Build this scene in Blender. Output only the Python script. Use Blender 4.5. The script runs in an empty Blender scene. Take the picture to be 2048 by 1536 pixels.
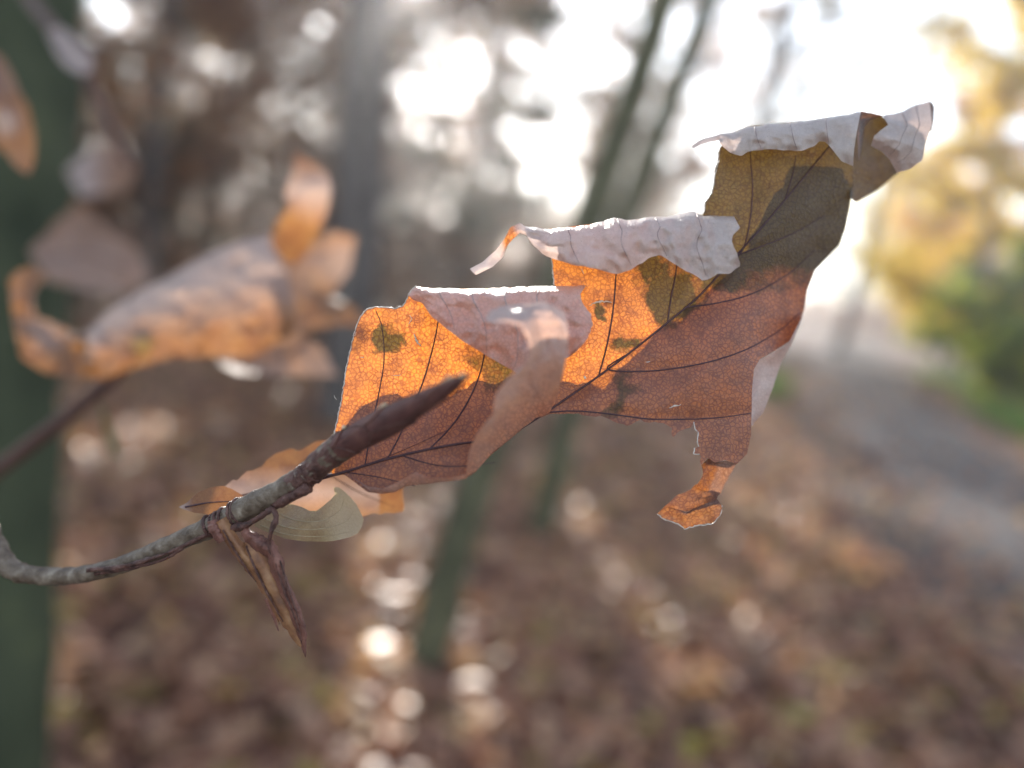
import bpy, math, random
import numpy as np
from mathutils import Matrix, Vector, geometry

rnd = random.Random(7)
rng = np.random.default_rng(11)
sc = bpy.context.scene
col = sc.collection
rad = math.radians

# ------------------------------------------------------------------ camera
W_PX, H_PX = 2048, 1536                      # photograph pixels
HFOV = rad(62)
FPX = W_PX / 2 / math.tan(HFOV / 2)
PITCH, ROLL, CAM_H = rad(7.3), rad(7.0), 1.0
FOCUS = 0.115
cam_d = bpy.data.cameras.new('camera')
cam_d.sensor_width = 36
cam_d.angle = HFOV
cam_d.clip_start = 0.005
cam_d.clip_end = 1500
cam_d.dof.use_dof = True
cam_d.dof.focus_distance = FOCUS
cam_d.dof.aperture_fstop = cam_d.lens / 4.3
cam_d.dof.aperture_blades = 0
cam = bpy.data.objects.new('camera', cam_d)
col.objects.link(cam)
MROT = Matrix.Rotation(math.pi / 2 - PITCH, 4, 'X') @ Matrix.Rotation(ROLL, 4, 'Z')
cam.matrix_world = Matrix.Translation((0, 0, CAM_H)) @ MROT
sc.camera = cam
M3 = np.array(MROT.to_3x3())
CPOS = np.array([0, 0, CAM_H])


def PT(px, py, d):
    """Photograph pixel and distance along the optical axis (metres) -> world point."""
    px, py, d = np.broadcast_arrays(np.asarray(px, float), np.asarray(py, float), np.asarray(d, float))
    v = np.stack([(px - W_PX / 2) / FPX * d, (H_PX / 2 - py) / FPX * d, -d], -1)
    return v @ M3.T + CPOS


def GR(px, py):
    """Photograph pixel -> point of the forest floor (z = 0)."""
    v = PT(px, py, 1.0) - CPOS
    return CPOS + v * (-CAM_H / v[2])


# ------------------------------------------------------------------ light
SUN = PT(830, -40, 1.0) - CPOS
SUN /= np.linalg.norm(SUN)
sun_el = math.asin(SUN[2])
sun_az = math.atan2(SUN[0], SUN[1])
world = bpy.data.worlds.new('World')
sc.world = world
world.use_nodes = True
nt = world.node_tree
sky = nt.nodes.new('ShaderNodeTexSky')
sky.sky_type = 'NISHITA'
sky.sun_disc = False
sky.sun_elevation = sun_el
sky.sun_rotation = sun_az
sky.air_density = 1.0
sky.dust_density = 0.1
sky.ozone_density = 1.0
bg = nt.nodes['Background']
bg.inputs['Strength'].default_value = 0.13
hs = nt.nodes.new('ShaderNodeHueSaturation')
hs.inputs['Saturation'].default_value = .62
nt.links.new(sky.outputs[0], hs.inputs['Color'])
nt.links.new(hs.outputs[0], bg.inputs['Color'])
sl = bpy.data.lights.new('sun', 'SUN')
sl.energy = 4.6
sl.angle = rad(0.53)
sl.color = (1.0, 0.93, 0.84)
so = bpy.data.objects.new('sun', sl)
so.rotation_euler = Vector(SUN).to_track_quat('Z', 'Y').to_euler()
so.location = (0, 0, 30)
col.objects.link(so)
vs = sc.view_settings
vs.view_transform = 'Standard'
vs.look = 'None'
vs.exposure = 1.75
vs.gamma = 1.0
sc.cycles.use_denoising = True
sc.cycles.max_bounces = 8
sc.cycles.transmission_bounces = 6
sc.cycles.transparent_max_bounces = 6
sc.cycles.sample_clamp_indirect = 6.0
sc.cycles.volume_bounces = 0
HAZE = .0065


# ------------------------------------------------------------------ helpers
def tag(o, label=None, cat=None, group=None, kind=None):
    if label: o['label'] = label
    if cat: o['category'] = cat
    if group: o['group'] = group
    if kind: o['kind'] = kind
    return o


def empty(name, loc=(0, 0, 0)):
    o = bpy.data.objects.new(name, None)
    o.location = tuple(float(v) for v in loc)
    o.empty_display_size = 0.05
    col.objects.link(o)
    return o


def mesh_obj(name, verts, faces, mat, parent=None, smooth=True, attrs=None, uv=None, corner=None):
    """verts (n,3); faces: an (m,k) array of one polygon size or a list."""
    me = bpy.data.meshes.new(name)
    verts = np.asarray(verts, np.float32)
    if parent is not None:
        verts = verts - np.array(parent_origin(parent), np.float32)
    if isinstance(faces, np.ndarray):
        n, k = faces.shape
        me.vertices.add(len(verts)); me.vertices.foreach_set('co', verts.ravel())
        me.loops.add(n * k); me.loops.foreach_set('vertex_index', faces.astype(np.int32).ravel())
        me.polygons.add(n)
        me.polygons.foreach_set('loop_start', np.arange(0, n * k, k, dtype=np.int32))
        me.update(calc_edges=True)
    else:
        me.from_pydata([tuple(v) for v in verts.tolist()], [], faces)
    me.validate()
    if smooth:
        me.polygons.foreach_set('use_smooth', np.ones(len(me.polygons), bool))
    for nme, arr in (attrs or {}).items():
        a = me.attributes.new(nme, 'FLOAT', 'POINT')
        a.data.foreach_set('value', np.asarray(arr, np.float32))
    if uv is not None:
        a = me.attributes.new('leaf_uv', 'FLOAT_VECTOR', 'POINT')
        uv3 = np.concatenate([np.asarray(uv, np.float32), np.zeros((len(verts), 1), np.float32)], 1)
        a.data.foreach_set('vector', uv3.ravel())
    me.materials.append(mat)
    o = bpy.data.objects.new(name, me)
    col.objects.link(o)
    if parent is not None:
        o.parent = parent
    return o


def parent_origin(p):
    x = np.zeros(3)
    while p is not None:
        x = x + np.array(p.location)
        p = p.parent
    return x


def resample(pts, n):
    pts = np.asarray(pts, float)
    seg = np.linalg.norm(np.diff(pts, axis=0), axis=1)
    s = np.concatenate([[0], np.cumsum(seg)])
    t = np.linspace(0, s[-1], n)
    return np.stack([np.interp(t, s, pts[:, k]) for k in range(pts.shape[1])], 1)


def smooth_curve(pts, n):
    """Catmull-Rom through the points, n samples."""
    p = np.asarray(pts, float)
    if len(p) < 3:
        return resample(p, n)
    p = np.vstack([2 * p[0] - p[1], p, 2 * p[-1] - p[-2]])
    m = len(p) - 3
    out = []
    for t in np.linspace(0, m - 1e-6, n):
        i = int(t); f = t - i
        a, b, c, d = p[i], p[i + 1], p[i + 2], p[i + 3]
        out.append(0.5 * (2 * b + (c - a) * f + (2 * a - 5 * b + 4 * c - d) * f * f + (3 * b - a - 3 * c + d) * f ** 3))
    return np.array(out)


def tube(path, radii, sides=10, jitter=0.0, seed=0, cap=True):
    path = np.asarray(path, float)
    n = len(path)
    radii = np.interp(np.linspace(0, 1, n), np.linspace(0, 1, len(radii)), radii)
    r_ = np.random.default_rng(seed)
    tan = np.gradient(path, axis=0)
    tan /= np.linalg.norm(tan, axis=1)[:, None] + 1e-12
    ref = np.array([0.0, 0, 1]) if abs(tan[0][2]) < 0.9 else np.array([0.0, 1, 0])
    nrm = ref - tan[0] * ref.dot(tan[0]); nrm /= np.linalg.norm(nrm)
    V = []
    ang = np.arange(sides) / sides * 2 * math.pi
    for i in range(n):
        nrm = nrm - tan[i] * nrm.dot(tan[i]); nrm /= np.linalg.norm(nrm) + 1e-12
        b = np.cross(tan[i], nrm)
        rr = radii[i] * (1 + jitter * r_.standard_normal(sides))
        V.append(path[i] + (np.cos(ang) * rr)[:, None] * nrm + (np.sin(ang) * rr)[:, None] * b)
    V = np.concatenate(V)
    i = np.arange(n - 1)[:, None] * sides
    j = np.arange(sides)[None]
    F = np.stack([i + j, i + (j + 1) % sides, i + sides + (j + 1) % sides, i + sides + j], -1).reshape(-1, 4)
    F = F.tolist()
    if cap:
        F.append(list(range(sides - 1, -1, -1)))
        F.append(list(range((n - 1) * sides, n * sides)))
    return V, F


class Bag:
    """Collects sheets of one leaf: vertices, faces, per-vertex attributes."""
    def __init__(s):
        s.v, s.f, s.uv, s.a, s.n = [], [], [], {}, 0
    def add(s, v, f, uv, **at):
        s.v.append(np.asarray(v)); s.uv.append(np.asarray(uv))
        s.f += [[i + s.n for i in q] for q in f]
        for k in ('pale', 'olive', 'dark'):
            s.a.setdefault(k, []).append(np.broadcast_to(np.asarray(at.get(k, 0.0), float), (len(v),)).copy())
        s.n += len(v)
    def build(s, name, mat, parent):
        return mesh_obj(name, np.concatenate(s.v), s.f, mat, parent,
                        attrs={k: np.concatenate(x) for k, x in s.a.items()}, uv=np.concatenate(s.uv))


def noise2(x, y, scale, seed=0, octaves=3):
    """Smooth value noise on arrays."""
    out = np.zeros(np.shape(x)); amp = 1.0
    for o in range(octaves):
        r_ = np.random.default_rng(seed + o)
        T = r_.uniform(-1, 1, (64, 64))
        fx, fy = np.asarray(x) / scale, np.asarray(y) / scale
        ix, iy = np.floor(fx).astype(int), np.floor(fy).astype(int)
        ux, uy = fx - ix, fy - iy
        ux = ux * ux * (3 - 2 * ux); uy = uy * uy * (3 - 2 * uy)
        g = lambda a, b: T[a % 64, b % 64]
        out += amp * ((g(ix, iy) * (1 - ux) + g(ix + 1, iy) * ux) * (1 - uy) + (g(ix, iy + 1) * (1 - ux) + g(ix + 1, iy + 1) * ux) * uy)
        amp *= 0.5; scale /= 2.0
    return out


class TPS:
    """Thin-plate surface: depth (mm) as a smooth function of position on the leaf."""
    def __init__(s, pts, lam=0.002):
        p = np.asarray(pts, float)
        s.c = p[:, :2] / 500; z = p[:, 2]
        n = len(p)
        K = s.k(s.c, s.c) + lam * np.eye(n)
        Q = np.hstack([np.ones((n, 1)), s.c])
        A = np.block([[K, Q], [Q.T, np.zeros((3, 3))]])
        s.w = np.linalg.solve(A, np.concatenate([z, np.zeros(3)]))
    @staticmethod
    def k(a, b):
        r2 = ((a[:, None] - b[None]) ** 2).sum(-1)
        return 0.5 * r2 * np.log(r2 + 1e-12)
    def __call__(s, x, y):
        x = np.asarray(x, float); sh = x.shape
        q = np.stack([x.ravel(), np.asarray(y, float).ravel()], 1) / 500
        return (s.k(q, s.c) @ s.w[:-3] + np.hstack([np.ones((len(q), 1)), q]) @ s.w[-3:]).reshape(sh)


def coons(F, L, A, B, nu, nv, vpow=1.0):
    """Sheet between four margins. F: v=0, L: v=1, A: u=0 (F[0]->L[0]), B: u=1."""
    ve = np.linspace(0, 1, nv) ** vpow
    pick = lambda P: np.stack([np.interp(ve, np.linspace(0, 1, 200), resample(P, 200)[:, k]) for k in (0, 1)], 1)
    F, L, A, B = resample(F, nu), resample(L, nu), pick(A), pick(B)
    F[0] = A[0]; F[-1] = B[0]; L[0] = A[-1]; L[-1] = B[-1]
    u = np.linspace(0, 1, nu)[None, :, None]; v = ve[:, None, None]
    S = (1 - v) * F[None] + v * L[None] + (1 - u) * A[:, None] + u * B[:, None] \
        - ((1 - u) * (1 - v) * F[0] + u * (1 - v) * F[-1] + (1 - u) * v * L[0] + u * v * L[-1])
    i = np.arange(nv - 1)[:, None] * nu; j = np.arange(nu - 1)[None]
    q = np.stack([i + j, i + j + 1, i + nu + j + 1, i + nu + j], -1).reshape(-1, 4)
    return S, q.tolist(), np.broadcast_to(u[..., 0], S.shape[:2]), np.broadcast_to(v[..., 0], S.shape[:2])


def poly_sheet(poly, step, extra=None):
    """Triangulated sheet inside a polygon (photograph pixels)."""
    poly = np.asarray(poly, float)
    ring = []
    for a, b in zip(poly, np.roll(poly, -1, 0)):
        n = max(1, int(np.linalg.norm(b - a) / step))
        for k in range(n):
            ring.append(a + (b - a) * k / n)
    ring = np.array(ring)
    x0, y0 = poly.min(0); x1, y1 = poly.max(0)
    gx, gy = np.meshgrid(np.arange(x0, x1, step), np.arange(y0, y1, step))
    gx = gx + (np.arange(gx.shape[0]) % 2)[:, None] * step * .5
    g = np.stack([gx.ravel(), gy.ravel()], 1)
    inside = np.zeros(len(g), bool)
    for a, b in zip(ring, np.roll(ring, -1, 0)):
        c = (a[1] > g[:, 1]) != (b[1] > g[:, 1])
        with np.errstate(divide='ignore', invalid='ignore'):
            xx = a[0] + (g[:, 1] - a[1]) * (b[0] - a[0]) / (b[1] - a[1])
        inside ^= c & (g[:, 0] < xx)
    g = g[inside]
    dmin = np.full(len(g), 1e9)
    for a in ring:
        dmin = np.minimum(dmin, np.hypot(*(g - a).T))
    g = g[dmin > step * .6]
    pts = np.vstack([ring, g])
    n = len(ring)
    res = geometry.delaunay_2d_cdt([Vector(p) for p in pts], [(i, (i + 1) % n) for i in range(n)], [list(range(n))], 1, 1e-4)
    v = np.array([(p.x, p.y) for p in res[0]])
    return v, [list(f) for f in res[2]], ring


def jag(pts, amp, step, seed, keep_ends=True):
    """Ragged torn margin."""
    p = np.asarray(pts, float)
    L = np.linalg.norm(np.diff(p, axis=0), axis=1).sum()
    q = resample(p, max(3, int(L / step)))
    r_ = np.random.default_rng(seed)
    d = r_.uniform(-amp, amp, q.shape)
    if keep_ends:
        d[0] = d[-1] = 0
    return q + d


# ------------------------------------------------------------------ materials
def new_mat(name):
    m = bpy.data.materials.new(name); m.use_nodes = True
    m.node_tree.nodes.clear()
    return m, m.node_tree


class N:
    def __init__(s, t): s.t = t
    def node(s, typ, **kw):
        n = s.t.nodes.new(typ)
        for k, v in kw.items():
            if k.startswith('_'): setattr(n, k[1:], v)
            else: s.put(n.inputs[k.replace('__', ' ')], v)
        return n
    def put(s, sock, v):
        if hasattr(v, 'is_linked') or isinstance(v, bpy.types.NodeSocket): s.t.links.new(v, sock)
        else: sock.default_value = v
    def mix(s, f, a, b, blend='MIX'):
        n = s.t.nodes.new('ShaderNodeMix'); n.data_type = 'RGBA'; n.blend_type = blend; n.clamp_factor = True
        s.put(n.inputs[0], f); s.put(n.inputs[6], a); s.put(n.inputs[7], b)
        return n.outputs[2]
    def math(s, op, a, b=0.0, c=0.0):
        n = s.t.nodes.new('ShaderNodeMath'); n.operation = op
        for i, v in enumerate((a, b, c)): s.put(n.inputs[i], v)
        return n.outputs[0]
    def ramp(s, f, stops, interp='LINEAR'):
        n = s.t.nodes.new('ShaderNodeValToRGB'); n.color_ramp.interpolation = interp
        e = n.color_ramp.elements
        while len(e) < len(stops): e.new(0.5)
        for k, (p, c) in enumerate(stops):
            e[k].position = p; e[k].color = c if len(c) == 4 else (*c, 1)
        s.put(n.inputs[0], f)
        return n.outputs[0]
    def attr(s, name, out='Fac'):
        n = s.t.nodes.new('ShaderNodeAttribute'); n.attribute_name = name
        return n.outputs[out]
    def noise(s, vec, scale, detail=3, rough=.5, dist=0.0):
        n = s.node('ShaderNodeTexNoise', Scale=scale, Detail=detail, Roughness=rough, Distortion=dist)
        if vec is not None: s.t.links.new(vec, n.inputs['Vector'])
        return n.outputs['Fac']


def c4(c): return (*c, 1.0)


def leaf_material(name, face, glow, olive_face, olive_glow, pale_face, pale_glow, trans=0.5, net=True, cell=12.0, gloss=.36, spec=.7):
    m, t = new_mat(name); n = N(t)
    uv = n.attr('leaf_uv', 'Vector')
    blotch = n.noise(uv, 1.7, 4, .6)
    fine = n.noise(uv, 14, 4, .65)
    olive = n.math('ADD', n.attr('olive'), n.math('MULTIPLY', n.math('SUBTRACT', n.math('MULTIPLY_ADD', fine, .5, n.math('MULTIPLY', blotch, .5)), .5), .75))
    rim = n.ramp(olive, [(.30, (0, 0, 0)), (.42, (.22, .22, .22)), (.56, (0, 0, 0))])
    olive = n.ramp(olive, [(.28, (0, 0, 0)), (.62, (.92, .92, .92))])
    pale = n.attr('pale')
    warp = n.node('ShaderNodeVectorMath', _operation='ADD')
    t.links.new(uv, warp.inputs[0])
    wn = n.node('ShaderNodeTexNoise', Scale=9.0, Detail=3.0); t.links.new(uv, wn.inputs['Vector'])
    ws = n.node('ShaderNodeVectorMath', _operation='SCALE'); t.links.new(wn.outputs['Color'], ws.inputs[0]); ws.inputs['Scale'].default_value = .10
    t.links.new(ws.outputs[0], warp.inputs[1])
    nets = []
    for sc_, w in ((cell, .085), (cell * .36, .015)):
        v = n.node('ShaderNodeTexVoronoi', _feature='DISTANCE_TO_EDGE', Scale=sc_)
        t.links.new(warp.outputs[0], v.inputs['Vector'])
        nets.append(n.ramp(v.outputs['Distance'], [(0, (1, 1, 1)), (w, (.7, .7, .7)), (w * 2.0, (0, 0, 0))]))
    netv = n.math('MAXIMUM', nets[0], n.math('MULTIPLY', nets[1], .6))
    veinf = n.math('MULTIPLY', n.math('MULTIPLY', netv, n.ramp(n.noise(uv, 3.1, 3, .6), [(.3, (.7, .7, .7)), (.7, (1.25, 1.25, 1.25))])), n.math('MULTIPLY_ADD', pale, -.62 if net else -.15, .72 if net else .2))
    tone = n.math('ADD', .62, n.math('ADD', n.math('MULTIPLY', blotch, .5), n.math('MULTIPLY', fine, .28)))
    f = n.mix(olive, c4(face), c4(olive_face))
    f = n.mix(pale, f, c4(pale_face))
    f = n.mix(1.0, f, tone, 'MULTIPLY')
    f = n.mix(n.math('MULTIPLY', veinf, .35), f, (.06, .03, .03, 1))
    g = n.mix(n.ramp(n.noise(uv, 2.6, 5, .62), [(.42, (0, 0, 0)), (.66, (.85, .85, .85))]), c4(glow), n.mix(.7, c4(glow), (.26, .06, .015, 1)))
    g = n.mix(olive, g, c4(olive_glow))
    g = n.mix(pale, g, c4(pale_glow))
    g = n.mix(veinf, g, n.mix(1.0, g, (.30, .10, .06, 1), 'MULTIPLY'))
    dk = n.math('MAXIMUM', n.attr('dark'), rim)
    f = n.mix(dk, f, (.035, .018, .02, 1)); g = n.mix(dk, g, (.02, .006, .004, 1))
    # specks of rot
    sp = n.ramp(n.noise(uv, 45, 1, .5), [(.70, (0, 0, 0)), (.76, (1, 1, 1))])
    f = n.mix(n.math('MULTIPLY', sp, .6), f, (.03, .015, .012, 1))
    g = n.mix(n.math('MULTIPLY', sp, .6), g, (.05, .015, .004, 1))
    bump = n.node('ShaderNodeBump', Strength=.35, Distance=.0003)
    hgt = n.math('ADD', n.math('MULTIPLY', netv, -.6), n.math('MULTIPLY', fine, 1.2))
    t.links.new(hgt, bump.inputs['Height'])
    p = n.node('ShaderNodeBsdfPrincipled', Roughness=gloss)
    n.put(p.inputs['Base Color'], f); p.inputs['Specular IOR Level'].default_value = spec
    p.inputs['Sheen Weight'].default_value = .15; p.inputs['Sheen Roughness'].default_value = .5
    t.links.new(bump.outputs[0], p.inputs['Normal'])
    tr = n.node('ShaderNodeBsdfTranslucent'); n.put(tr.inputs['Color'], g)
    mx = n.node('ShaderNodeMixShader'); mx.inputs[0].default_value = trans
    t.links.new(p.outputs[0], mx.inputs[1]); t.links.new(tr.outputs[0], mx.inputs[2])
    o = n.node('ShaderNodeOutputMaterial'); t.links.new(mx.outputs[0], o.inputs['Surface'])
    return m


def plain_material(name, stops, scale=30.0, rough=.6, bump=.3, bdist=.0005, spec=.4, attr=None, stretch=None):
    m, t = new_mat(name); n = N(t)
    tc = n.node('ShaderNodeTexCoord')
    vec = tc.outputs['Object']
    if stretch:
        mp = n.node('ShaderNodeMapping'); mp.inputs['Scale'].default_value = stretch
        t.links.new(vec, mp.inputs['Vector']); vec = mp.outputs[0]
    a = n.noise(vec, scale, 5, .6)
    c = n.ramp(a, stops)
    b = n.node('ShaderNodeBump', Strength=bump, Distance=bdist)
    t.links.new(n.noise(vec, scale * 2.3, 4, .6), b.inputs['Height'])
    p = n.node('ShaderNodeBsdfPrincipled', Roughness=rough)
    p.inputs['Specular IOR Level'].default_value = spec
    n.put(p.inputs['Base Color'], c); t.links.new(b.outputs[0], p.inputs['Normal'])
    o = n.node('ShaderNodeOutputMaterial'); t.links.new(p.outputs[0], o.inputs['Surface'])
    return m


def foliage_material(name, stops, trans=.45, gloss=.5, glow=1.35, spec=.25):
    m, t = new_mat(name); n = N(t)
    c = n.ramp(n.attr('rnd'), stops)
    p = n.node('ShaderNodeBsdfPrincipled', Roughness=gloss); n.put(p.inputs['Base Color'], c); p.inputs['Specular IOR Level'].default_value = spec
    tr = n.node('ShaderNodeBsdfTranslucent')
    n.put(tr.inputs['Color'], n.mix(1.0, c, (glow * 1.1, glow, glow * .6, 1), 'MULTIPLY'))
    mx = n.node('ShaderNodeMixShader'); mx.inputs[0].default_value = trans
    t.links.new(p.outputs[0], mx.inputs[1]); t.links.new(tr.outputs[0], mx.inputs[2])
    o = n.node('ShaderNodeOutputMaterial'); t.links.new(mx.outputs[0], o.inputs['Surface'])
    return m


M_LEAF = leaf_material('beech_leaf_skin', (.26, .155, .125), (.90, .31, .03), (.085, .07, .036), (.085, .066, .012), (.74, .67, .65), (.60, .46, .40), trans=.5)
M_LEAF2 = leaf_material('beech_leaf_skin_orange', (.29, .15, .085), (.46, .21, .06), (.14, .10, .04), (.25, .16, .03), (.54, .45, .43), (.52, .36, .28), trans=.45, net=False, gloss=.55, spec=.3)
M_OLIVE = leaf_material('beech_leaf_skin_straw', (.36, .28, .17), (.50, .38, .18), (.30, .24, .14), (.4, .3, .12), (.56, .48, .34), (.55, .46, .28), trans=.4, net=False)
M_VEIN = plain_material('leaf_vein', [(.3, (.045, .02, .028)), (.7, (.09, .045, .05))], 900, .6, .2, .0001)
M_VEINP = plain_material('leaf_vein_pale', [(.3, (.34, .27, .17)), (.7, (.48, .40, .27))], 900, .6, .2, .0001)
M_VEINL = plain_material('leaf_vein_lilac', [(.3, (.30, .22, .21)), (.7, (.48, .38, .36))], 900, .55, .2, .0001)
M_RIM = plain_material('leaf_margin_fuzz', [(.3, (.5, .42, .36)), (.7, (.72, .65, .58))], 1200, .5, .5, .0002)
M_TWIG = plain_material('twig_bark', [(.28, (.05, .033, .025)), (.45, (.11, .08, .058)), (.60, (.19, .15, .115)), (.78, (.40, .35, .29))], 420, .5, .8, .0006)
M_TWIGR = plain_material('twig_bark_red', [(.28, (.03, .013, .012)), (.55, (.12, .055, .045)), (.8, (.22, .13, .11))], 700, .45, .9, .0006)
M_BUD = plain_material('bud_scale_skin', [(.25, (.05, .02, .02)), (.55, (.12, .05, .045)), (.85, (.22, .11, .08))], 300, .6, .4, .0003)
M_BUDTIP = plain_material('bud_scale_tip', [(.3, (.42, .32, .20)), (.7, (.62, .50, .34))], 600, .5, .3, .0003)
M_SCALE = plain_material('dry_scale_tan', [(.25, (.08, .03, .018)), (.5, (.22, .10, .05)), (.8, (.42, .24, .12))], 350, .5, .5, .0004)
M_SCALER = plain_material('dry_scale_red', [(.25, (.05, .02, .018)), (.55, (.20, .085, .065)), (.85, (.36, .20, .15))], 500, .5, .8, .0005)
M_BARK = plain_material('smooth_grey_bark', [(.3, (.055, .047, .045)), (.55, (.11, .095, .09)), (.8, (.19, .165, .15))], 9, .8, .6, .01, .2)
M_MOSS = plain_material('mossy_bark', [(.3, (.03, .038, .024)), (.6, (.07, .08, .048)), (.85, (.18, .19, .08))], 5, .9, .8, .012, .1)
M_MOSS2 = plain_material('green_bark', [(.3, (.055, .055, .034)), (.6, (.12, .115, .068)), (.85, (.20, .195, .10))], 14, .85, .7, .01, .2)
M_BROWN = foliage_material('brown_foliage', [(0, (.10, .055, .045)), (.4, (.17, .085, .055)), (.75, (.26, .13, .07)), (1, (.30, .20, .12))])
M_DULL = foliage_material('dull_foliage', [(0, (.04, .05, .035)), (.5, (.085, .085, .055)), (1, (.16, .14, .075))])
M_YELLOW = foliage_material('yellow_foliage', [(0, (.48, .42, .04)), (.5, (.62, .50, .04)), (1, (.56, .40, .05))], trans=.55)
M_GREEN = foliage_material('green_foliage', [(0, (.12, .20, .03)), (.5, (.22, .30, .05)), (1, (.42, .40, .07))], trans=.55)
M_ORANGE = foliage_material('orange_foliage', [(0, (.40, .17, .04)), (.5, (.50, .27, .06)), (1, (.55, .40, .10))], trans=.55)
M_LITTER = foliage_material('litter', [(0, (.11, .05, .04)), (.3, (.31, .155, .11)), (.6, (.50, .27, .18)), (.85, (.66, .43, .29)), (.95, (.42, .30, .12)), (1, (.45, .38, .08))], trans=.35, gloss=.45, glow=1.3, spec=.25)
M_GRASS = foliage_material('grass', [(0, (.05, .13, .03)), (.6, (.10, .22, .05)), (1, (.22, .28, .08))])
M_YLEAF = foliage_material('yellow_fallen', [(0, (.52, .42, .05)), (1, (.60, .50, .10))], trans=.3)
M_TLEAF = foliage_material('tan_fallen', [(0, (.50, .36, .22)), (1, (.62, .48, .32))], trans=.3)


def ground_material():
    m, t = new_mat('forest_soil'); n = N(t)
    tc = n.node('ShaderNodeTexCoord').outputs['Object']
    c = n.ramp(n.noise(tc, 9, 6, .7), [(.3, (.06, .035, .03)), (.5, (.13, .08, .06)), (.62, (.21, .12, .085)), (.75, (.28, .18, .12))])
    b = n.node('ShaderNodeBump', Strength=.8, Distance=.03)
    t.links.new(n.noise(tc, 22, 5, .65), b.inputs['Height'])
    p = n.node('ShaderNodeBsdfPrincipled', Roughness=.85); n.put(p.inputs['Base Color'], c)
    t.links.new(b.outputs[0], p.inputs['Normal'])
    o = n.node('ShaderNodeOutputMaterial'); t.links.new(p.outputs[0], o.inputs['Surface'])
    return m


M_SOIL = ground_material()
M_PATH = plain_material('path_gravel', [(.3, (.065, .055, .052)), (.5, (.11, .092, .085)), (.7, (.17, .14, .12))], 18, .75, .5, .008, .3)

# ------------------------------------------------------------------ the setting
xs = np.concatenate([np.linspace(-200, -30, 10), np.linspace(-24, 24, 49), np.linspace(30, 200, 10)])
ys = np.concatenate([np.linspace(-60, -5, 6), np.linspace(-2, 40, 43), np.linspace(50, 250, 12)])


def path_x(y):
    """Centre line of the path: it runs off to the right of the camera and away."""
    y = np.asarray(y, float)
    return .575 + .371 * y + 2.2 * np.exp(-np.clip(y, -6, 200) / 3.2)


def ground_z(x, y):
    x = np.asarray(x, float); y = np.asarray(y, float)
    d = np.abs(x - path_x(y)) / 1.067
    f = np.clip((d - 1.6) / 2.5, 0, 1)
    return noise2(x + 300, y + 300, 3.1, 5, 2) * .05 * f


gx, gy = np.meshgrid(xs, ys)
gv = np.stack([gx, gy, ground_z(gx, gy) - .012], -1).reshape(-1, 3)
nx = len(xs)
i = np.arange(len(ys) - 1)[:, None] * nx; j = np.arange(nx - 1)[None]
gf = np.stack([i + j, i + j + 1, i + nx + j + 1, i + nx + j], -1).reshape(-1, 4)
tag(mesh_obj('forest_floor', gv, gf, M_SOIL), kind='structure')

# the path: centre line x = .575 + .371 y, about two metres wide, slightly crowned
pv, pf = [], []
for k, y in enumerate(np.concatenate([np.linspace(-6, 12, 40), np.linspace(13, 140, 80)])):
    for w_, z in ((-1.0, -.008), (-.8, .012), (0, .03), (.8, .012), (1.0, -.008)):
        e = (noise2(np.array(y * 7.0), np.array(w_ * 50.0), 3, 9, 2) * .07) if abs(w_) == 1.0 else 0
        pv.append((float(path_x(y)) + (w_ + e) * .88, y - (w_ + e) * (.33 if y > 3 else .0), z))
    if k:
        for q in range(4):
            a = (k - 1) * 5 + q
            pf.append((a, a + 1, a + 6, a + 5))
tag(mesh_obj('path', np.array(pv), pf, M_PATH), kind='structure')


# leaf clouds ---------------------------------------------------------------
def leaf_cards(cen, size, flat=0.0, seed=0, droop=0.0):
    """A two-triangle folded leaf at every centre; size per leaf; flat = how level they lie."""
    r_ = np.random.default_rng(seed)
    n = len(cen)
    d = r_.standard_normal((n, 3)); d[:, 2] *= (1 - flat); d[:, 2] -= droop
    d /= np.linalg.norm(d, axis=1)[:, None]
    up = r_.standard_normal((n, 3)) * (1 - flat) + np.array([0, 0, 1.0]) * (flat * 2 + .3)
    s = np.cross(d, up); s /= np.linalg.norm(s, axis=1)[:, None] + 1e-9
    nn = np.cross(s, d)
    size = np.broadcast_to(size, (n,))[:, None]
    fold = r_.uniform(-.25, .45, (n, 1))
    wid = r_.uniform(.26, .38, (n, 1))
    b = cen - d * size * .5
    tp = cen + d * size * .5 + nn * size * r_.uniform(-.25, .25, (n, 1))
    l = cen + s * size * wid + nn * size * fold * .5
    rr = cen - s * size * wid + nn * size * fold * .5
    V = np.stack([b, l, tp, rr], 1).reshape(-1, 3)
    k = np.arange(n)[:, None] * 4
    Fc = np.concatenate([k + np.array([[0, 1, 2]]), k + np.array([[0, 2, 3]])], 1).reshape(-1, 3)
    return V, Fc, np.repeat(r_.uniform(0, 1, n), 4)


LEAF_C = PT(1000, 720, .115)
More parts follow.
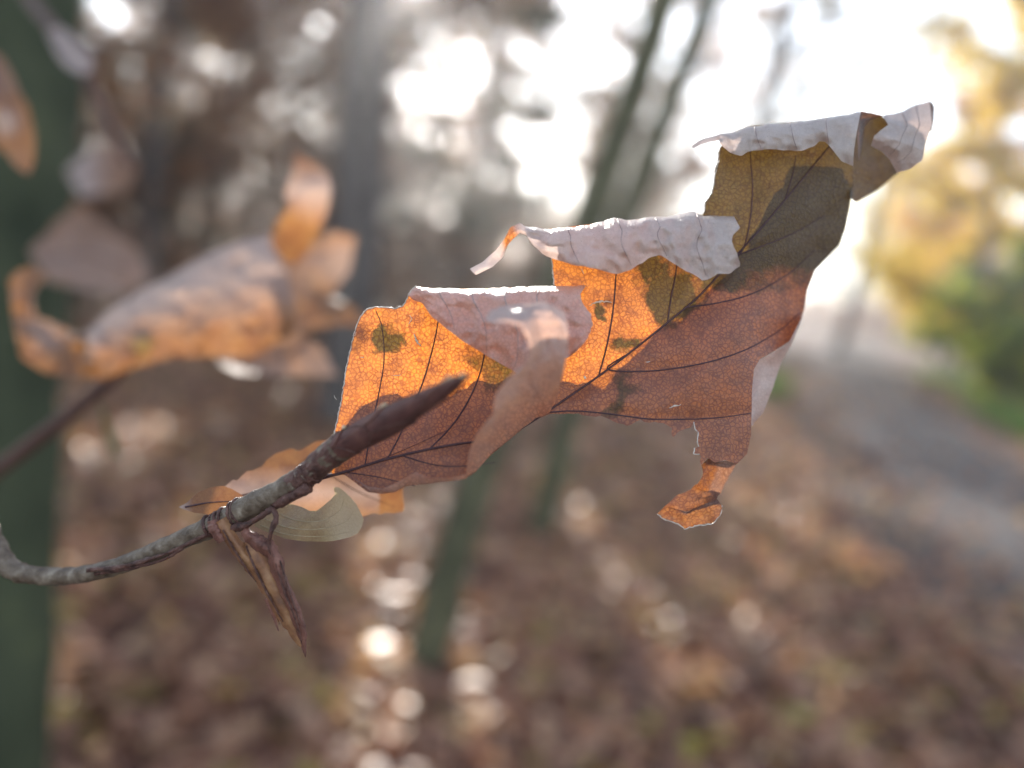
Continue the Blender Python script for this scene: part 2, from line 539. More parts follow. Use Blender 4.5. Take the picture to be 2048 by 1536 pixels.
# openings in the canopy through which the sun reaches these spots: (point, radius)
GAPS = [(LEAF_C, .11), (PT(180, 680, .24), .09)]
for p_, r_ in (((780, 1350), .12), ((770, 1230), .10), ((740, 1140), .08), ((815, 1080), .10), ((790, 1500), .12), ((930, 1470), .09), ((1480, 1000), .16),
               ((1560, 1120), .14), ((1440, 1230), .1), ((900, 1270), .06), ((1650, 1080), .2), ((1160, 895), .08), ((1600, 960), .3)):
    GAPS.append((GR(*p_), r_))
gr_ = np.random.default_rng(77)
for k_ in range(60):
    d_, a_ = gr_.uniform(1.6, 9.0), gr_.uniform(rad(-32), rad(32))
    GAPS.append((np.array([math.sin(a_) * d_, math.cos(a_) * d_, 0]), gr_.uniform(.05, .16)))
GAPS.append((np.array([14.0, 38.0, 0]), 4.5)); GAPS.append((np.array([10.0, 27.0, 0]), 2.5)); GAPS.append((np.array([12.0, 32.0, 0]), 3.5)); GAPS.append((np.array([17.5, 46.0, 0]), 4.5)); GAPS.append((np.array([9.2, 23.0, 0]), 1.6))


def thin_gaps(c):
    keep = np.ones(len(c), bool)
    for g, r_ in GAPS:
        w = c - g
        t = w @ SUN
        d = np.linalg.norm(w - t[:, None] * SUN, axis=1)
        keep &= ~((t > 0) & (d < r_))
    return c[keep]


def make_tree(name, label, path, radii, crown, mat_bark, mat_leaf, n_leaf, leaf, seed, group, limbs=9, parent_limb=True, cat='tree', twist=1.0):
    """path: trunk points in world space; crown: (z0, z1, radius) along the trunk height."""
    r_ = np.random.default_rng(seed)
    path = smooth_curve(path, 24)
    root = empty(name, path[0])
    tag(root, label, cat, group)
    v, f = tube(path, radii, 12, .04, seed)
    mesh_obj('trunk', v, f, mat_bark, root)
    z0, z1, R_ = crown
    cen = []
    zz = path[:, 2]
    for k in range(limbs):
        h = z0 + (z1 - z0) * (k + r_.uniform(0, .8)) / limbs
        p0 = np.array([np.interp(h, zz, path[:, a]) for a in range(3)])
        az = k * 2.4 + r_.uniform(-.5, .5)
        ln = R_ * r_.uniform(.6, 1.1) * (1.05 - .55 * (h - z0) / (z1 - z0 + .01))
        dr = np.array([math.cos(az), math.sin(az), r_.uniform(.15, .65) * twist])
        p1 = p0 + dr * ln * .5 + r_.normal(0, .06, 3) * ln
        p2 = p0 + dr * ln + r_.normal(0, .12, 3) * ln
        pts = smooth_curve([p0, p1, p2], 8)
        rr = np.interp(h, zz, np.interp(np.linspace(0, 1, 24), np.linspace(0, 1, len(radii)), radii)) * .38
        v, f = tube(pts, [rr, rr * .25], 6, 0, 0)
        LV, LF, n0 = [v], [list(w) for w in f], len(v)
        # side twigs with leaf clumps
        for s in range(7):
            a = pts[r_.integers(2, 8)]
            e = a + r_.normal(0, .32, 3) * ln * np.array([1, 1, .7])
            tv, tf = tube(np.array([a, (a + e) / 2 + r_.normal(0, .03, 3) * ln, e]), [rr * .22, rr * .08], 4, 0, 0)
            LV.append(tv); LF += [[q + n0 for q in w] for w in tf]; n0 += len(tv)
            m_ = max(1, int(n_leaf / (limbs * 7)))
            t = r_.uniform(.1, 1.1, (m_, 1))
            cen.append(a + (e - a) * t + r_.normal(0, .11, (m_, 3)) * max(ln, .5) * np.array([1, 1, .55]))
        mesh_obj('limb', np.concatenate(LV), LF, mat_bark, root)
    c = thin_gaps(np.concatenate(cen))
    c = c[c[:, 2] > .12]
    V, Fc, rn = leaf_cards(c, r_.uniform(.7, 1.2, len(c)) * leaf, .25, seed + 1, .2)
    mesh_obj('crown', V, Fc, mat_leaf, root, False, {'rnd': rn})
    return root


def straight(base, h, lean, seed, bend=.03):
    r_ = np.random.default_rng(seed)
    b = np.array([base[0], base[1], -.05]); out = []
    for k in range(6):
        t = k / 5
        out.append(b + np.array([lean[0] * t * h, lean[1] * t * h, t * h]) + (np.append(r_.normal(0, bend * h * .25, 2), 0) if 0 < k else 0))
    return out


# the two slim leaning stems in the middle of the picture
b1 = GR(838, 1345)
p1 = [b1 - np.array([0, 0, .06])] + [PT(x, y, d) for x, y, d in ((905, 1120, 2.14), (965, 930, 2.18), (1090, 640, 2.24), (1195, 390, 2.3), (1330, 0, 2.38), (1480, -480, 2.5), (1560, -1000, 2.6))]
make_tree('slim_tree', 'slim green-barked young tree leaning right, nearest stem in the lower middle', p1, [.052, .050, .050, .046, .03], (2.6, 4.1, 1.0), M_MOSS2, M_BROWN, 700, .07, 21, 'slim leaning young trees', 6)
b2 = GR(1072, 1075)
p2 = [b2 - np.array([0, 0, .06])] + [PT(x, y, d) for x, y, d in ((1120, 900, 3.3), (1180, 680, 3.36), (1255, 430, 3.45), (1335, 220, 3.5), (1425, -20, 3.56), (1560, -450, 3.7), (1640, -800, 3.8))]
make_tree('slim_tree', 'slim grey-barked tree just right of and behind the nearest leaning stem', p2, [.058, .056, .056, .05, .03], (3.0, 5.0, 1.2), M_MOSS2, M_BROWN, 900, .07, 22, 'slim leaning young trees', 7)
# thick trunks further back
make_tree('forest_tree', 'dark trunk standing straight below the sun above the curled leaf', [GR(690, 860) - np.array([0, 0, .05])] + [PT(x, y, 4.9) for x, y in ((702, 640), (718, 380), (738, 60), (752, -300), (770, -800))],
          [.17, .15, .14, .12, .06], (3.4, 6.4, 2.0), M_BARK, M_BROWN, 1500, .08, 23, 'trunks of the wood', 8)
b3 = PT(1488, 480, 9.0); b3[2] = -.05
make_tree('forest_tree', 'thin distant trunk rising into the pale sky right of the leaning stems', [b3] + [PT(x, y, 9.0) for x, y in ((1502, 420), (1535, 200), (1585, 0), (1650, -260), (1720, -620))], [.10, .09, .085, .07, .03], (3.6, 5.6, 1.3), M_BARK, M_BROWN, 500, .08, 24, 'trunks of the wood', 7)
make_tree('forest_tree', 'faint far trunk standing in the bright sky beside the path', straight((8.6, 23.0), 12, (.10, 0), 32, .02), [.17, .15, .08], (6, 12, 1.6), M_BARK, M_YELLOW, 500, .09, 25, 'trunks of the wood', 7)
# the mossy trunk at the left margin
r5 = smooth_curve([PT(-130, 1560, 1.25), PT(-92, 1100, 1.25), PT(-60, 700, 1.27), PT(-20, 250, 1.3), PT(20, -200, 1.35), PT(60, -800, 1.42)], 8)
base5 = r5[0].copy(); base5[2] = -.05
make_tree('mossy_tree', 'dark green mossy trunk filling the left edge of the picture', [base5] + list(r5), [.17, .135, .13, .12, .10], (2.4, 4.2, 1.4), M_MOSS, M_BROWN, 600, .07, 26, None, 6)

# the wood behind: brown understorey on the left and in the middle, open sky on the right
wood = []
spots = [(-5.2, 7.2, 'b'), (-3.4, 8.6, 'b'), (-6.8, 10.0, 'd'), (-1.9, 9.4, 'b'), (-4.7, 12.0, 'd'), (-8.8, 12.5, 'b'), (-2.6, 13.0, 'b'), (-.6, 12.0, 'd'),
         (-6.4, 15.0, 'b'), (-10.8, 15.5, 'd'), (-3.9, 17.0, 'd'), (-1.2, 16.5, 'b'), (.9, 15.5, 'b'), (-8.4, 19.0, 'b'), (-13.0, 19.5, 'b'), (1.9, 19.5, 'd'),
         (-5.0, 22.0, 'b'), (-.8, 23.0, 'd'), (-15.5, 24.0, 'd'), (-10.5, 25.0, 'b'), (3.0, 24.5, 'b'), (-3.0, 28.0, 'b'), (1.2, 29.0, 'b'), (4.4, 31.0, 'd')]
desc_b = 'brown-leaved understorey beech in the hazy wood'
for k, (x, y, t) in enumerate(spots):
    x += rnd.uniform(-.4, .4); y += rnd.uniform(-.5, .5)
    h = rnd.uniform(5.5, 8.5)
    lab = 'brown-leaved understorey beech among the blurred wood behind the twigs' if t == 'b' else 'dull olive-leaved tree among the blurred wood behind the twigs'
    make_tree('understorey_beech' if t == 'b' else 'understorey_tree', lab, straight((x, y), h, (rnd.uniform(-.03, .14), 0), 40 + k), [.09, .07, .02],
              (.15, h * .97, rnd.uniform(1.8, 2.5)), M_BARK, M_BROWN if t == 'b' else M_DULL, 7600 if x / y < -.09 else (6400 if x / y < .03 else 5200), .15 if x / y < -.09 else .135, 60 + k,
              'brown beeches of the wood behind' if t == 'b' else 'olive trees of the wood behind', 14)
sap = [(-5.9, 8.9), (-4.3, 10.4), (-2.7, 10.9), (-7.6, 11.6), (-1.2, 13.6), (-3.6, 14.6), (-6.0, 12.9), (-9.3, 15.4), (.3, 17.4), (-2.2, 19.2), (-5.4, 18.2), (-8.0, 16.8), (1.6, 22.0), (-11.8, 20.0), (2.9, 28.0), (-.2, 26.0), (-6.9, 24.5)]
for k, (x, y) in enumerate(sap):
    h = rnd.uniform(1.6, 2.6)
    make_tree('beech_sapling', 'low bushy brown beech sapling on the floor of the blurred wood', straight((x, y), h, (rnd.uniform(-.05, .1), 0), 140 + k), [.03, .022, .008], (.1, h, rnd.uniform(1.1, 1.6)), M_BARK, M_BROWN, 2200, .12, 160 + k, 'beech saplings on the floor of the wood', 9, cat='sapling')
# right of the path
for k, (x, y, h, R_, mt, nm, lab, n_) in enumerate((
        (9.5, 18.6, 9.0, 2.1, M_YELLOW, 'yellow_tree', 'golden yellow tree at the upper right beyond the path', 5200),
        (12.3, 25.0, 7.5, 2.6, M_ORANGE, 'orange_tree', 'orange-tan tree behind the golden one right of the path', 4200),
        (7.8, 13.3, 2.3, 1.1, M_GREEN, 'green_shrub', 'tall green shrub at the right margin beside the path', 3600),
        (7.0, 12.0, .95, .7, M_GREEN, 'green_shrub', 'low green shrub on the verge right of the path', 1800),
        (14.4, 34.0, 6.4, 2.3, M_YELLOW, 'yellow_tree', 'small yellow-leaved tree near the bright far end of the path', 3200),
        (18.6, 41.0, 7.5, 2.4, M_ORANGE, 'orange_tree', 'far orange tree right of the bright end of the path', 3000),
        (11.2, 22.0, 2.6, 1.6, M_GREEN, 'green_shrub', 'broad green shrub under the orange-tan tree', 3600),
        (17.0, 55.0, 7.0, 2.2, M_YELLOW, 'yellow_tree', 'far pale yellow tree straight over the end of the path', 1600),
        (19.6, 50.0, 10.0, 3.0, M_YELLOW, 'yellow_tree', 'hazy tall yellow tree right over the bright patch of the path', 3400),
        (24.0, 60.0, 12.0, 3.6, M_GREEN, 'green_tree', 'hazy pale green tree far behind the path, between yellow crowns', 3600),
        (22.0, 46.0, 8.0, 2.8, M_DULL, 'olive_tree', 'hazy olive tree beside the far orange one', 3200),
        (15.2, 66.0, 12.0, 3.6, M_ORANGE, 'orange_tree', 'palest orange tree at the far end, left of the path', 3000),
        (8.6, 36.0, 11.0, 1.8, M_ORANGE, 'thin_tree', 'sparse tall tree with few orange leaves against the bright sky', 1490),
        (5.6, 27.0, 12.0, 2.4, M_BROWN, 'thin_tree', 'sparse tall tree with few brown leaves against the bright sky', 1700),
        (5.0, 18.5, 9.0, 1.8, M_DULL, 'thin_tree', 'slender tree with thin twigs between the stems and the bright sky', 1480))):
    make_tree(nm, lab, straight((x, y), h, (.05, 0), 80 + k), [.11 * h / 8, .08 * h / 8, .02], (.25 if h < 3 else 1.0, h * .97, R_), M_BARK, mt, int(n_ * (3.4 if n_ > 1500 else 2.4)), .17 if n_ > 1500 else .13, 90 + k,
              'shrubs of the verge' if h < 3 else 'autumn trees beyond the path', 14, cat='shrub' if h < 3 else 'tree')

# a far wood that reads as one mass
m_ = 16000
az = rng.uniform(rad(-50), rad(50), m_)
dist = rng.uniform(48, 85, m_)
hz = np.abs(rng.normal(0, 1, m_)) * (2.6 + 1.6 * noise2(az * 40, az * 0, 3, 3, 2)) * np.where(az > rad(8), .7, 1.25)
c = np.stack([np.sin(az) * dist, np.cos(az) * dist, hz], 1)
c = thin_gaps(c)
V, Fc, rn = leaf_cards(c, rng.uniform(.5, 1.0, len(c)), .1, 5)
tag(mesh_obj('far_wood', V, Fc, M_BROWN, None, False, {'rnd': rn}), 'far-off brown wood closing the view along the horizon', 'wood', kind='stuff')

# leaf litter ------------------------------------------------------------------
m_ = 52000
rr = 1.0 + 15 * rng.uniform(0, 1, m_) ** 1.25
az = rng.uniform(rad(-48), rad(48), m_)
x, y = np.sin(az) * rr, np.cos(az) * rr
dpath = np.abs(x - path_x(y)) / 1.067
keep = (dpath > .95) | ((dpath > .5) & (rng.uniform(0, 1, m_) < .4)) | (rng.uniform(0, 1, m_) < .14)
x, y = x[keep], y[keep]
c = np.stack([x, y, ground_z(x, y) + rng.uniform(0.0, .03, len(x)) + np.where(dpath[keep] < 1, .03, 0)], 1)
V, Fc, rn = leaf_cards(c, rng.uniform(.05, .095, len(c)), .62, 6)
V[:, 2] = np.maximum(V[:, 2], -.01)
tag(mesh_obj('leaf_litter', V, Fc, M_LITTER, None, False, {'rnd': rn}), 'brown fallen beech leaves covering the forest floor', 'leaf litter', kind='stuff')

# grass along the verge
gc = []
for cx, cy, n_, sx, sy in ((5.6, 9.3, 5200, .5, 2.2), (3.1, 10.6, 1100, .25, .6), (8.0, 14.5, 2600, .6, 2.5)):
    gc.append(np.stack([rng.normal(cx, sx, n_), rng.normal(cy, sy, n_)], 1))
gc = np.concatenate(gc)
dpg = np.abs(gc[:, 0] - path_x(gc[:, 1])) / 1.067
gc = gc[dpg > 1.05]
n_ = len(gc); h_ = rng.uniform(.08, .24, n_)
a = rng.uniform(0, 6.283, n_); w_ = .006
b0 = np.column_stack([gc, np.zeros(n_)])
tipg = b0 + np.column_stack([rng.normal(0, .05, n_), rng.normal(0, .05, n_), h_])
s = np.column_stack([np.cos(a), np.sin(a), np.zeros(n_)]) * w_
V = np.stack([b0 - s, b0 + s, tipg], 1).reshape(-1, 3)
Fc = np.arange(n_ * 3).reshape(-1, 3)
tag(mesh_obj('grass', V, Fc, M_GRASS, None, False, {'rnd': np.repeat(rng.uniform(0, 1, n_), 3)}), 'green grass growing along the edges of the path', 'grass', kind='stuff')


# single fallen leaves that stand out from the litter
def fallen_leaf(px, py, size, mat, label, seed, tilt=.3):
    r_ = np.random.default_rng(seed)
    g = GR(px, py); g[2] = ground_z(g[0], g[1]) + .02
    root = empty('fallen_leaf', g); tag(root, label, 'leaf', 'single leaves on the forest floor')
    u = np.linspace(0, 1, 9); V, Fq = [], []
    a = r_.uniform(0, 6.28); ca, sa = math.cos(a), math.sin(a)
    for k, t in enumerate(u):
        w = math.sin(math.pi * t ** .85) * .36 + .012
        for q in (-1, -.5, 0, .5, 1):
            X = (t - .5) * size; Y = q * w * size; Z = (q * q * .25 * w + .22 * (t - .5) ** 2) * size + .3 * tilt * X * q
            Z += .25 * size * tilt
            V.append(g + np.array([X * ca - Y * sa, X * sa + Y * ca, Z]))
        if k:
            for q in range(4):
                b = (k - 1) * 5 + q; Fq.append((b, b + 1, b + 6, b + 5))
    mesh_obj('blade', np.array(V), Fq, mat, root, True, {'rnd': np.full(len(V), r_.uniform())})
    mid = np.array([V[k * 5 + 2] + np.array([0, 0, .001]) for k in range(9)])
    v, f = tube(mid, [.0016, .0006], 5)
    mesh_obj('midrib', v, f, M_VEINP, root)


fallen_leaf(1430, 1495, .075, M_YLEAF, 'bright yellow fallen leaf at the bottom edge right of the middle', 1)
fallen_leaf(205, 1195, .085, M_YLEAF, 'yellow fallen leaf below the left bend of the twig', 2)
fallen_leaf(85, 1400, .07, M_YLEAF, 'dull yellow fallen leaf near the bottom left corner', 3)
fallen_leaf(775, 1352, .085, M_TLEAF, 'sunlit pale tan fallen leaf just left of the green stem foot', 4, .6)
fallen_leaf(790, 1490, .07, M_TLEAF, 'pale fallen leaf at the bottom edge below the sunlit one', 5, .5)
fallen_leaf(930, 1460, .07, M_TLEAF, 'tan fallen leaf at the bottom edge right of the green stem foot', 6, .5)

# ------------------------------------------------------------------ the beech twig in focus
# stem: pixel path, distance (mm) and thickness (px) along it
STEM = np.array([(-330, 640, 330, 34), (-120, 820, 180, 30), (-40, 1010, 133, 34), (-8, 1090, 128, 38), (18, 1134, 127, 40), (60, 1149, 126, 37), (130, 1152, 125, 35), (200, 1142, 123, 34), (280, 1116, 121, 36),
                 (350, 1085, 119, 38), (430, 1050, 116.5, 44), (500, 1012, 114, 48), (560, 982, 112, 46), (610, 953, 110.5, 48), (645, 922, 109, 52), (690, 888, 107, 58)], float)
st = smooth_curve(STEM, 110)
stem_path = PT(st[:, 0], st[:, 1], st[:, 2] / 1000)
stem_r = st[:, 3] / 2 / FPX * st[:, 2] / 1000
# beyond the frame the stem runs back to the mossy trunk
back = smooth_curve([PT(-700, 420, 1.15), PT(-620, 430, .75), PT(-430, 540, .42), PT(-330, 640, .33)], 20)
origin_t = PT(430, 1050, .1165)
twig = empty('beech_twig', origin_t)
tag(twig, 'beech twig in sharp focus carrying the big sunlit curled leaf and a long bud', 'twig')
full = np.vstack([back[:-1], stem_path]); fr = np.concatenate([np.full(19, stem_r[0] * 1.15), stem_r])
k_ = np.arange(len(full))
fr = fr * (1 + .035 * np.sin(k_ * 1.7) + .03 * np.random.default_rng(3).standard_normal(len(full)))
v, f = tube(full, fr, 18, .03, 4)
stem = mesh_obj('stem', v, f, M_TWIG, twig)
# the reddish young end of the stem
sel = st[:, 0] > 575
v, f = tube(stem_path[sel] , stem_r[sel] * 1.035, 18, .02, 5)
mesh_obj('young_shoot', v, f, M_TWIGR, twig)


def stem_at(px):
    k = int(np.argmin(np.abs(st[:, 0] - px) + (st[:, 1] > 1e9)))
    return k


# ring scars where older buds sat
for k, px in enumerate((418, 428, 437, 446, 457, 470, 486, 608, 616, 622)):
    q = stem_at(px)
    t_ = stem_path[min(q + 1, len(st) - 1)] - stem_path[q - 1]; t_ /= np.linalg.norm(t_)
    a1 = np.cross(t_, [0, 0, 1.0]); a1 /= np.linalg.norm(a1); a2 = np.cross(t_, a1)
    an = np.linspace(0, 2 * math.pi, 26)
    r_ = np.random.default_rng(k)
    R_ = stem_r[q] * (1.02 + .05 * np.sin(an * 3 + k) + .03 * r_.standard_normal(26))
    R_[-1] = R_[0]
    skew = np.sin(an + k * .7) * stem_r[q] * .18
    c_ = stem_path[q] + (st[q, 0] * 0)
    pts = c_ + np.cos(an)[:, None] * R_[:, None] * a1 + np.sin(an)[:, None] * R_[:, None] * a2 + skew[:, None] * t_
    v, f = tube(pts, [stem_r[q] * (.09 if px > 600 else .15)], 6, .15, k, False)
    mesh_obj('ring_scar', v, f, M_TWIGR, twig)

# terminal bud, spindle of overlapping scales
BUD = np.array([(676, 897, 107.6, 52), (720, 872, 104.6, 56), (770, 846, 101, 58), (820, 818, 97.4, 50), (870, 790, 93.6, 36), (910, 767, 90.6, 24), (940, 750, 88.5, 7)], float)
bu = smooth_curve(BUD, 60)
bud_path = PT(bu[:, 0], bu[:, 1], bu[:, 2] / 1000); bud_r = bu[:, 3] / 2 / FPX * bu[:, 2] / 1000
v, f = tube(bud_path, bud_r * .93, 16, .01, 6)
bud = mesh_obj('bud', v, f, M_BUD, twig)
bt = np.gradient(bud_path, axis=0); bt /= np.linalg.norm(bt, axis=1)[:, None]
ba = np.cross(bt[20], PT(800, 800, .2) - PT(800, 800, .1)); ba /= np.linalg.norm(ba); bb = np.cross(bt[20], ba)   # ba: up or down in view, bb: to or from the camera
if (ba @ (PT(800, 700, .1) - PT(800, 800, .1))) < 0: ba = -ba
if (bb @ (CPOS - bud_path[20])) < 0: bb = -bb


def bud_scale(t0, t1, ang, span, tipmat):
    n, m = 16, 9
    V, Fq = [], []
    for a in range(n):
        u = a / (n - 1)
        k = t0 + (t1 - t0) * u
        kk = k * 59; i0 = int(min(58, kk)); fr_ = kk - i0
        c = bud_path[i0] * (1 - fr_) + bud_path[i0 + 1] * fr_
        R_ = (bud_r[i0] * (1 - fr_) + bud_r[i0 + 1] * fr_) * (1.0 + .13 * u)
        half = span * math.sqrt(max(0.0, 1 - u ** 2.6)) * .5 + .02
        for b in range(m):
            w = ang + (b / (m - 1) * 2 - 1) * half
            V.append(c + R_ * (math.cos(w) * ba + math.sin(w) * bb))
        if a:
            for b in range(m - 1):
                q = (a - 1) * m + b; Fq.append((q, q + 1, q + m + 1, q + m))
    o = mesh_obj('bud_scale', np.array(V), Fq, M_BUD, bud)
    # pale fringe at the scale's tip
    rim = [V[a * m] for a in range(2, n - 1)] + [V[(n - 1) * m + m // 2]] + [V[a * m + m - 1] for a in range(n - 2, 1, -1)]
    v, f = tube(smooth_curve(rim, 40), [.00004, .00009, .00012, .00009, .00004], 5, .2, 2)
    mesh_obj('scale_edge', v, f, M_TWIGR if math.cos(ang) < .3 else M_SCALER, bud)  # edge tubes, the dark ones painting shade into the gaps between scales
    if math.cos(ang) > .3:
        tip = [V[(n - 1 - k) * m + m // 2 + c] for k, c in ((3, -1), (1, -1), (0, 0), (1, 1))]
        v, f = tube(smooth_curve(tip, 10), [.00008, .00028, .00028, .00008], 6, .12, 3)
        mesh_obj('scale_fringe', v, f, tipmat, bud)


for t0, t1, an in ((-.0, .12, .2), (.0, .14, 2.5), (.03, .30, 1.6), (.05, .40, .15), (.10, .52, 2.7), (.2, .66, 1.3), (.3, .84, .1), (.42, .93, 2.2), (.55, .96, .3)):
    bud_scale(max(0, t0), t1, an, 2.2, M_BUDTIP)

# short side spur and the thread-like stalk under the stem
sp = [(548, 1012, 112.0), (566, 1003, 110.8), (590, 990, 109.8), (618, 975, 109)]
q = smooth_curve(sp, 16)
v, f = tube(PT(q[:, 0], q[:, 1], q[:, 2] / 1000), np.array([9, 11, 10, 12]) / FPX * .11, 12, .05, 8)
mesh_obj('spur', v, f, M_TWIGR, twig)
for pts, w in (([(420, 1058, 114.8), (470, 1056, 113.2), (510, 1040, 112), (545, 1016, 111)], 7), ([(545, 1016, 111), (552, 1035, 110.5), (543, 1062, 110.5), (538, 1090, 111), (548, 1120, 111.5)], 5),
               ([(175, 1140, 121), (240, 1135, 120), (300, 1118, 118.6), (350, 1100, 117.4), (420, 1066, 115.4)], 5), ([(190, 1148, 121), (260, 1136, 119.8), (325, 1120, 118.2), (365, 1096, 117)], 4)):
    q = smooth_curve(pts, 24)
    v, f = tube(PT(q[:, 0], q[:, 1], q[:, 2] / 1000), np.array([w, w * 1.2, w * .7, w]) / FPX * .115, 8, .16, int(w * 7 + pts[0][0]))
    mesh_obj('bark_strip', v, f, M_TWIGR, twig)


# dry bud scales hanging from the node
def dry_scale(pts, widths, mat, parent, cup=.5, seed=0, twist=0.0):
    q = smooth_curve(pts, 26)
    w = np.interp(np.linspace(0, 1, 26), np.linspace(0, 1, len(widths)), widths)
    tx = np.gradient(q[:, :2], axis=0); tx /= np.linalg.norm(tx, axis=1)[:, None]
    nx_ = np.stack([-tx[:, 1], tx[:, 0]], 1)
    r_ = np.random.default_rng(seed)
    V, Fq = [], []
    mcol = 9
    ew = 1 + .10 * r_.standard_normal((26, 2))
    for a in range(26):
        for b in range(mcol):
            s_ = b / (mcol - 1) * 2 - 1
            half = w[a] * .5 * ew[a, 0 if s_ < 0 else 1]
            dep = q[a, 2] - (1 - s_ * s_) * half * cup * .068 + s_ * twist * half * .068 + .05 * math.sin(s_ * 9 + seed)
            p = q[a, :2] + nx_[a] * s_ * half
            V.append(PT(p[0], p[1], dep / 1000))
        if a:
            for b in range(mcol - 1):
                k = (a - 1) * mcol + b; Fq.append((k, k + 1, k + mcol + 1, k + mcol))
    V = np.array(V)
    return mesh_obj('dry_scale_or_gap', V, Fq, mat, parent)


dry_scale([(440, 1040, 113.8), (455, 1066, 113), (485, 1110, 113), (515, 1150, 113.4), (545, 1205, 114)], [30, 28, 30, 24, 4], M_SCALE, twig, .8, 1)
dry_scale([(492, 1082, 113.2), (515, 1120, 112.6), (545, 1180, 112.6), (575, 1235, 113), (604, 1292, 113.4)], [16, 46, 42, 34, 12], M_SCALE, twig, .7, 2)
dry_scale([(486, 1060, 113), (515, 1084, 112.2), (545, 1104, 112), (560, 1130, 112.2)], [20, 34, 30, 8], M_SCALER, twig, .9, 3)
dry_scale([(536, 1078, 111.6), (552, 1120, 111.4), (566, 1170, 111.6), (592, 1230, 112.2), (603, 1270, 113), (611, 1314, 113.6)], [14, 30, 26, 26, 22, 2], M_SCALER, twig, .9, 4, .3)
dry_scale([(535, 1196, 113.6), (545, 1225, 113.6), (557, 1262, 113.8)], [14, 10, 2], M_SCALER, twig, .6, 5)
dry_scale([(548, 1200, 113.2), (552, 1226, 113.2), (559, 1248, 113.4)], [10, 7, 1], M_SCALE, twig, .6, 6)
for pts in ([(492, 1092, 112.4), (512, 1140, 111.6), (538, 1192, 111.6), (566, 1244, 112)], [(548, 1110, 110.6), (566, 1176, 110.6), (590, 1236, 111.2), (603, 1284, 112.2)], [(446, 1060, 112.2), (476, 1112, 112), (512, 1164, 112.4)], [(560, 1120, 110.6), (580, 1186, 110.8), (600, 1246, 111.6)]):
    q = smooth_curve(pts, 24)
    v, f = tube(PT(q[:, 0], q[:, 1], q[:, 2] / 1000), np.array([1.5, 2.6, 2.2, 1.0]) / FPX * .113, 5, .3, int(pts[0][0]))
    mesh_obj('dry_scale_or_gap', v, f, M_TWIGR, twig)  # thin dark tubes painting the shaded gaps between the hanging scales
dry_scale([(425, 1040, 114.2), (432, 1062, 113.3), (446, 1082, 113)], [22, 26, 20], M_SCALER, twig, 1.1, 9)

# ---- the big leaf -------------------------------------------------------------
DB = TPS([(722, 632, 116), (668, 880, 113.8), (690, 945, 112.6), (740, 985, 109.5), (850, 962, 108.5), (935, 952, 107), (850, 760, 115.3), (960, 660, 115), (1000, 880, 113), (930, 800, 115.5), (1080, 832, 114),
          (1000, 578, 116), (833, 574, 114.5), (765, 616, 115), (780, 870, 114), (1105, 530, 117.5), (1160, 650, 116), (1200, 745, 115), (1240, 560, 117), (1400, 600, 118), (1300, 650, 115.6), (1350, 770, 117.5), (1240, 800, 115.6),
          (1250, 845, 116.5), (1500, 830, 119.5), (1500, 720, 119), (1600, 610, 128), (1565, 700, 125), (1655, 500, 129), (1692, 425, 129), (1520, 480, 119), (1420, 390, 120.5), (1440, 300, 121), (1640, 300, 123), (1550, 360, 120.5),
          (1600, 420, 121.5), (1470, 930, 119), (1395, 900, 118), (1150, 430, 119.5), (1400, 430, 121)])
VEINS = {  # pixel paths of midrib and side veins on the blade
    'midrib': ([(655, 952), (690, 944), (760, 922), (850, 900), (930, 886), (1000, 878), (1050, 852), (1090, 826), (1140, 792), (1200, 750), (1260, 705), (1335, 645), (1400, 590), (1450, 535), (1510, 470), (1570, 400), (1620, 340), (1665, 285), (1710, 240)], 5.2),
    'side_vein': [
        ([(730, 930), (742, 860), (757, 790), (768, 720), (764, 655), (752, 622)], 2.4), ([(775, 917), (800, 870), (840, 780), (862, 710), (876, 645), (882, 590)], 2.8),
        ([(860, 897), (905, 850), (940, 795), (962, 740), (972, 690), (985, 640), (1000, 585)], 2.8), ([(1010, 872), (1040, 810), (1070, 740), (1085, 670), (1095, 600)], 2.6),
        ([(1198, 750), (1214, 690), (1226, 620), (1232, 550), (1236, 470)], 3.0), ([(1335, 645), (1341, 600), (1349, 560), (1358, 500), (1366, 450)], 2.8),
        ([(1448, 538), (1485, 500), (1500, 440), (1505, 380), (1502, 330), (1500, 300)], 2.4),
        ([(1570, 400), (1585, 350), (1592, 310)], 2.0),
        ([(1262, 704), (1215, 738), (1300, 742), (1400, 728), (1490, 700), (1560, 660), (1600, 625)], 2.6), ([(1092, 825), (1150, 822), (1220, 828), (1300, 838), (1390, 838), (1450, 834), (1502, 826)], 2.6),
        ([(1372, 615), (1440, 605), (1510, 585), (1580, 545), (1630, 500)], 2.4), ([(1470, 512), (1530, 490), (1590, 465), (1650, 430)], 2.2),
        ([(690, 944), (760, 955), (830, 972)], 2.0), ([(800, 910), (870, 930), (930, 932), (990, 925)], 2.2), ([(700, 942), (800, 903), (900, 858)], 1.2)]}


def seg_dist(x, y, poly):
    d = np.full(x.shape, 1e9)
    p = np.asarray(poly, float)
    for a, b in zip(p[:-1], p[1:]):
        ab = b - a; t = np.clip(((x - a[0]) * ab[0] + (y - a[1]) * ab[1]) / (ab @ ab), 0, 1)
        d = np.minimum(d, np.hypot(x - a[0] - t * ab[0], y - a[1] - t * ab[1]))
    return d


ALLV = [VEINS['midrib'][0]] + [q[0] for q in VEINS['side_vein'][:-1]]


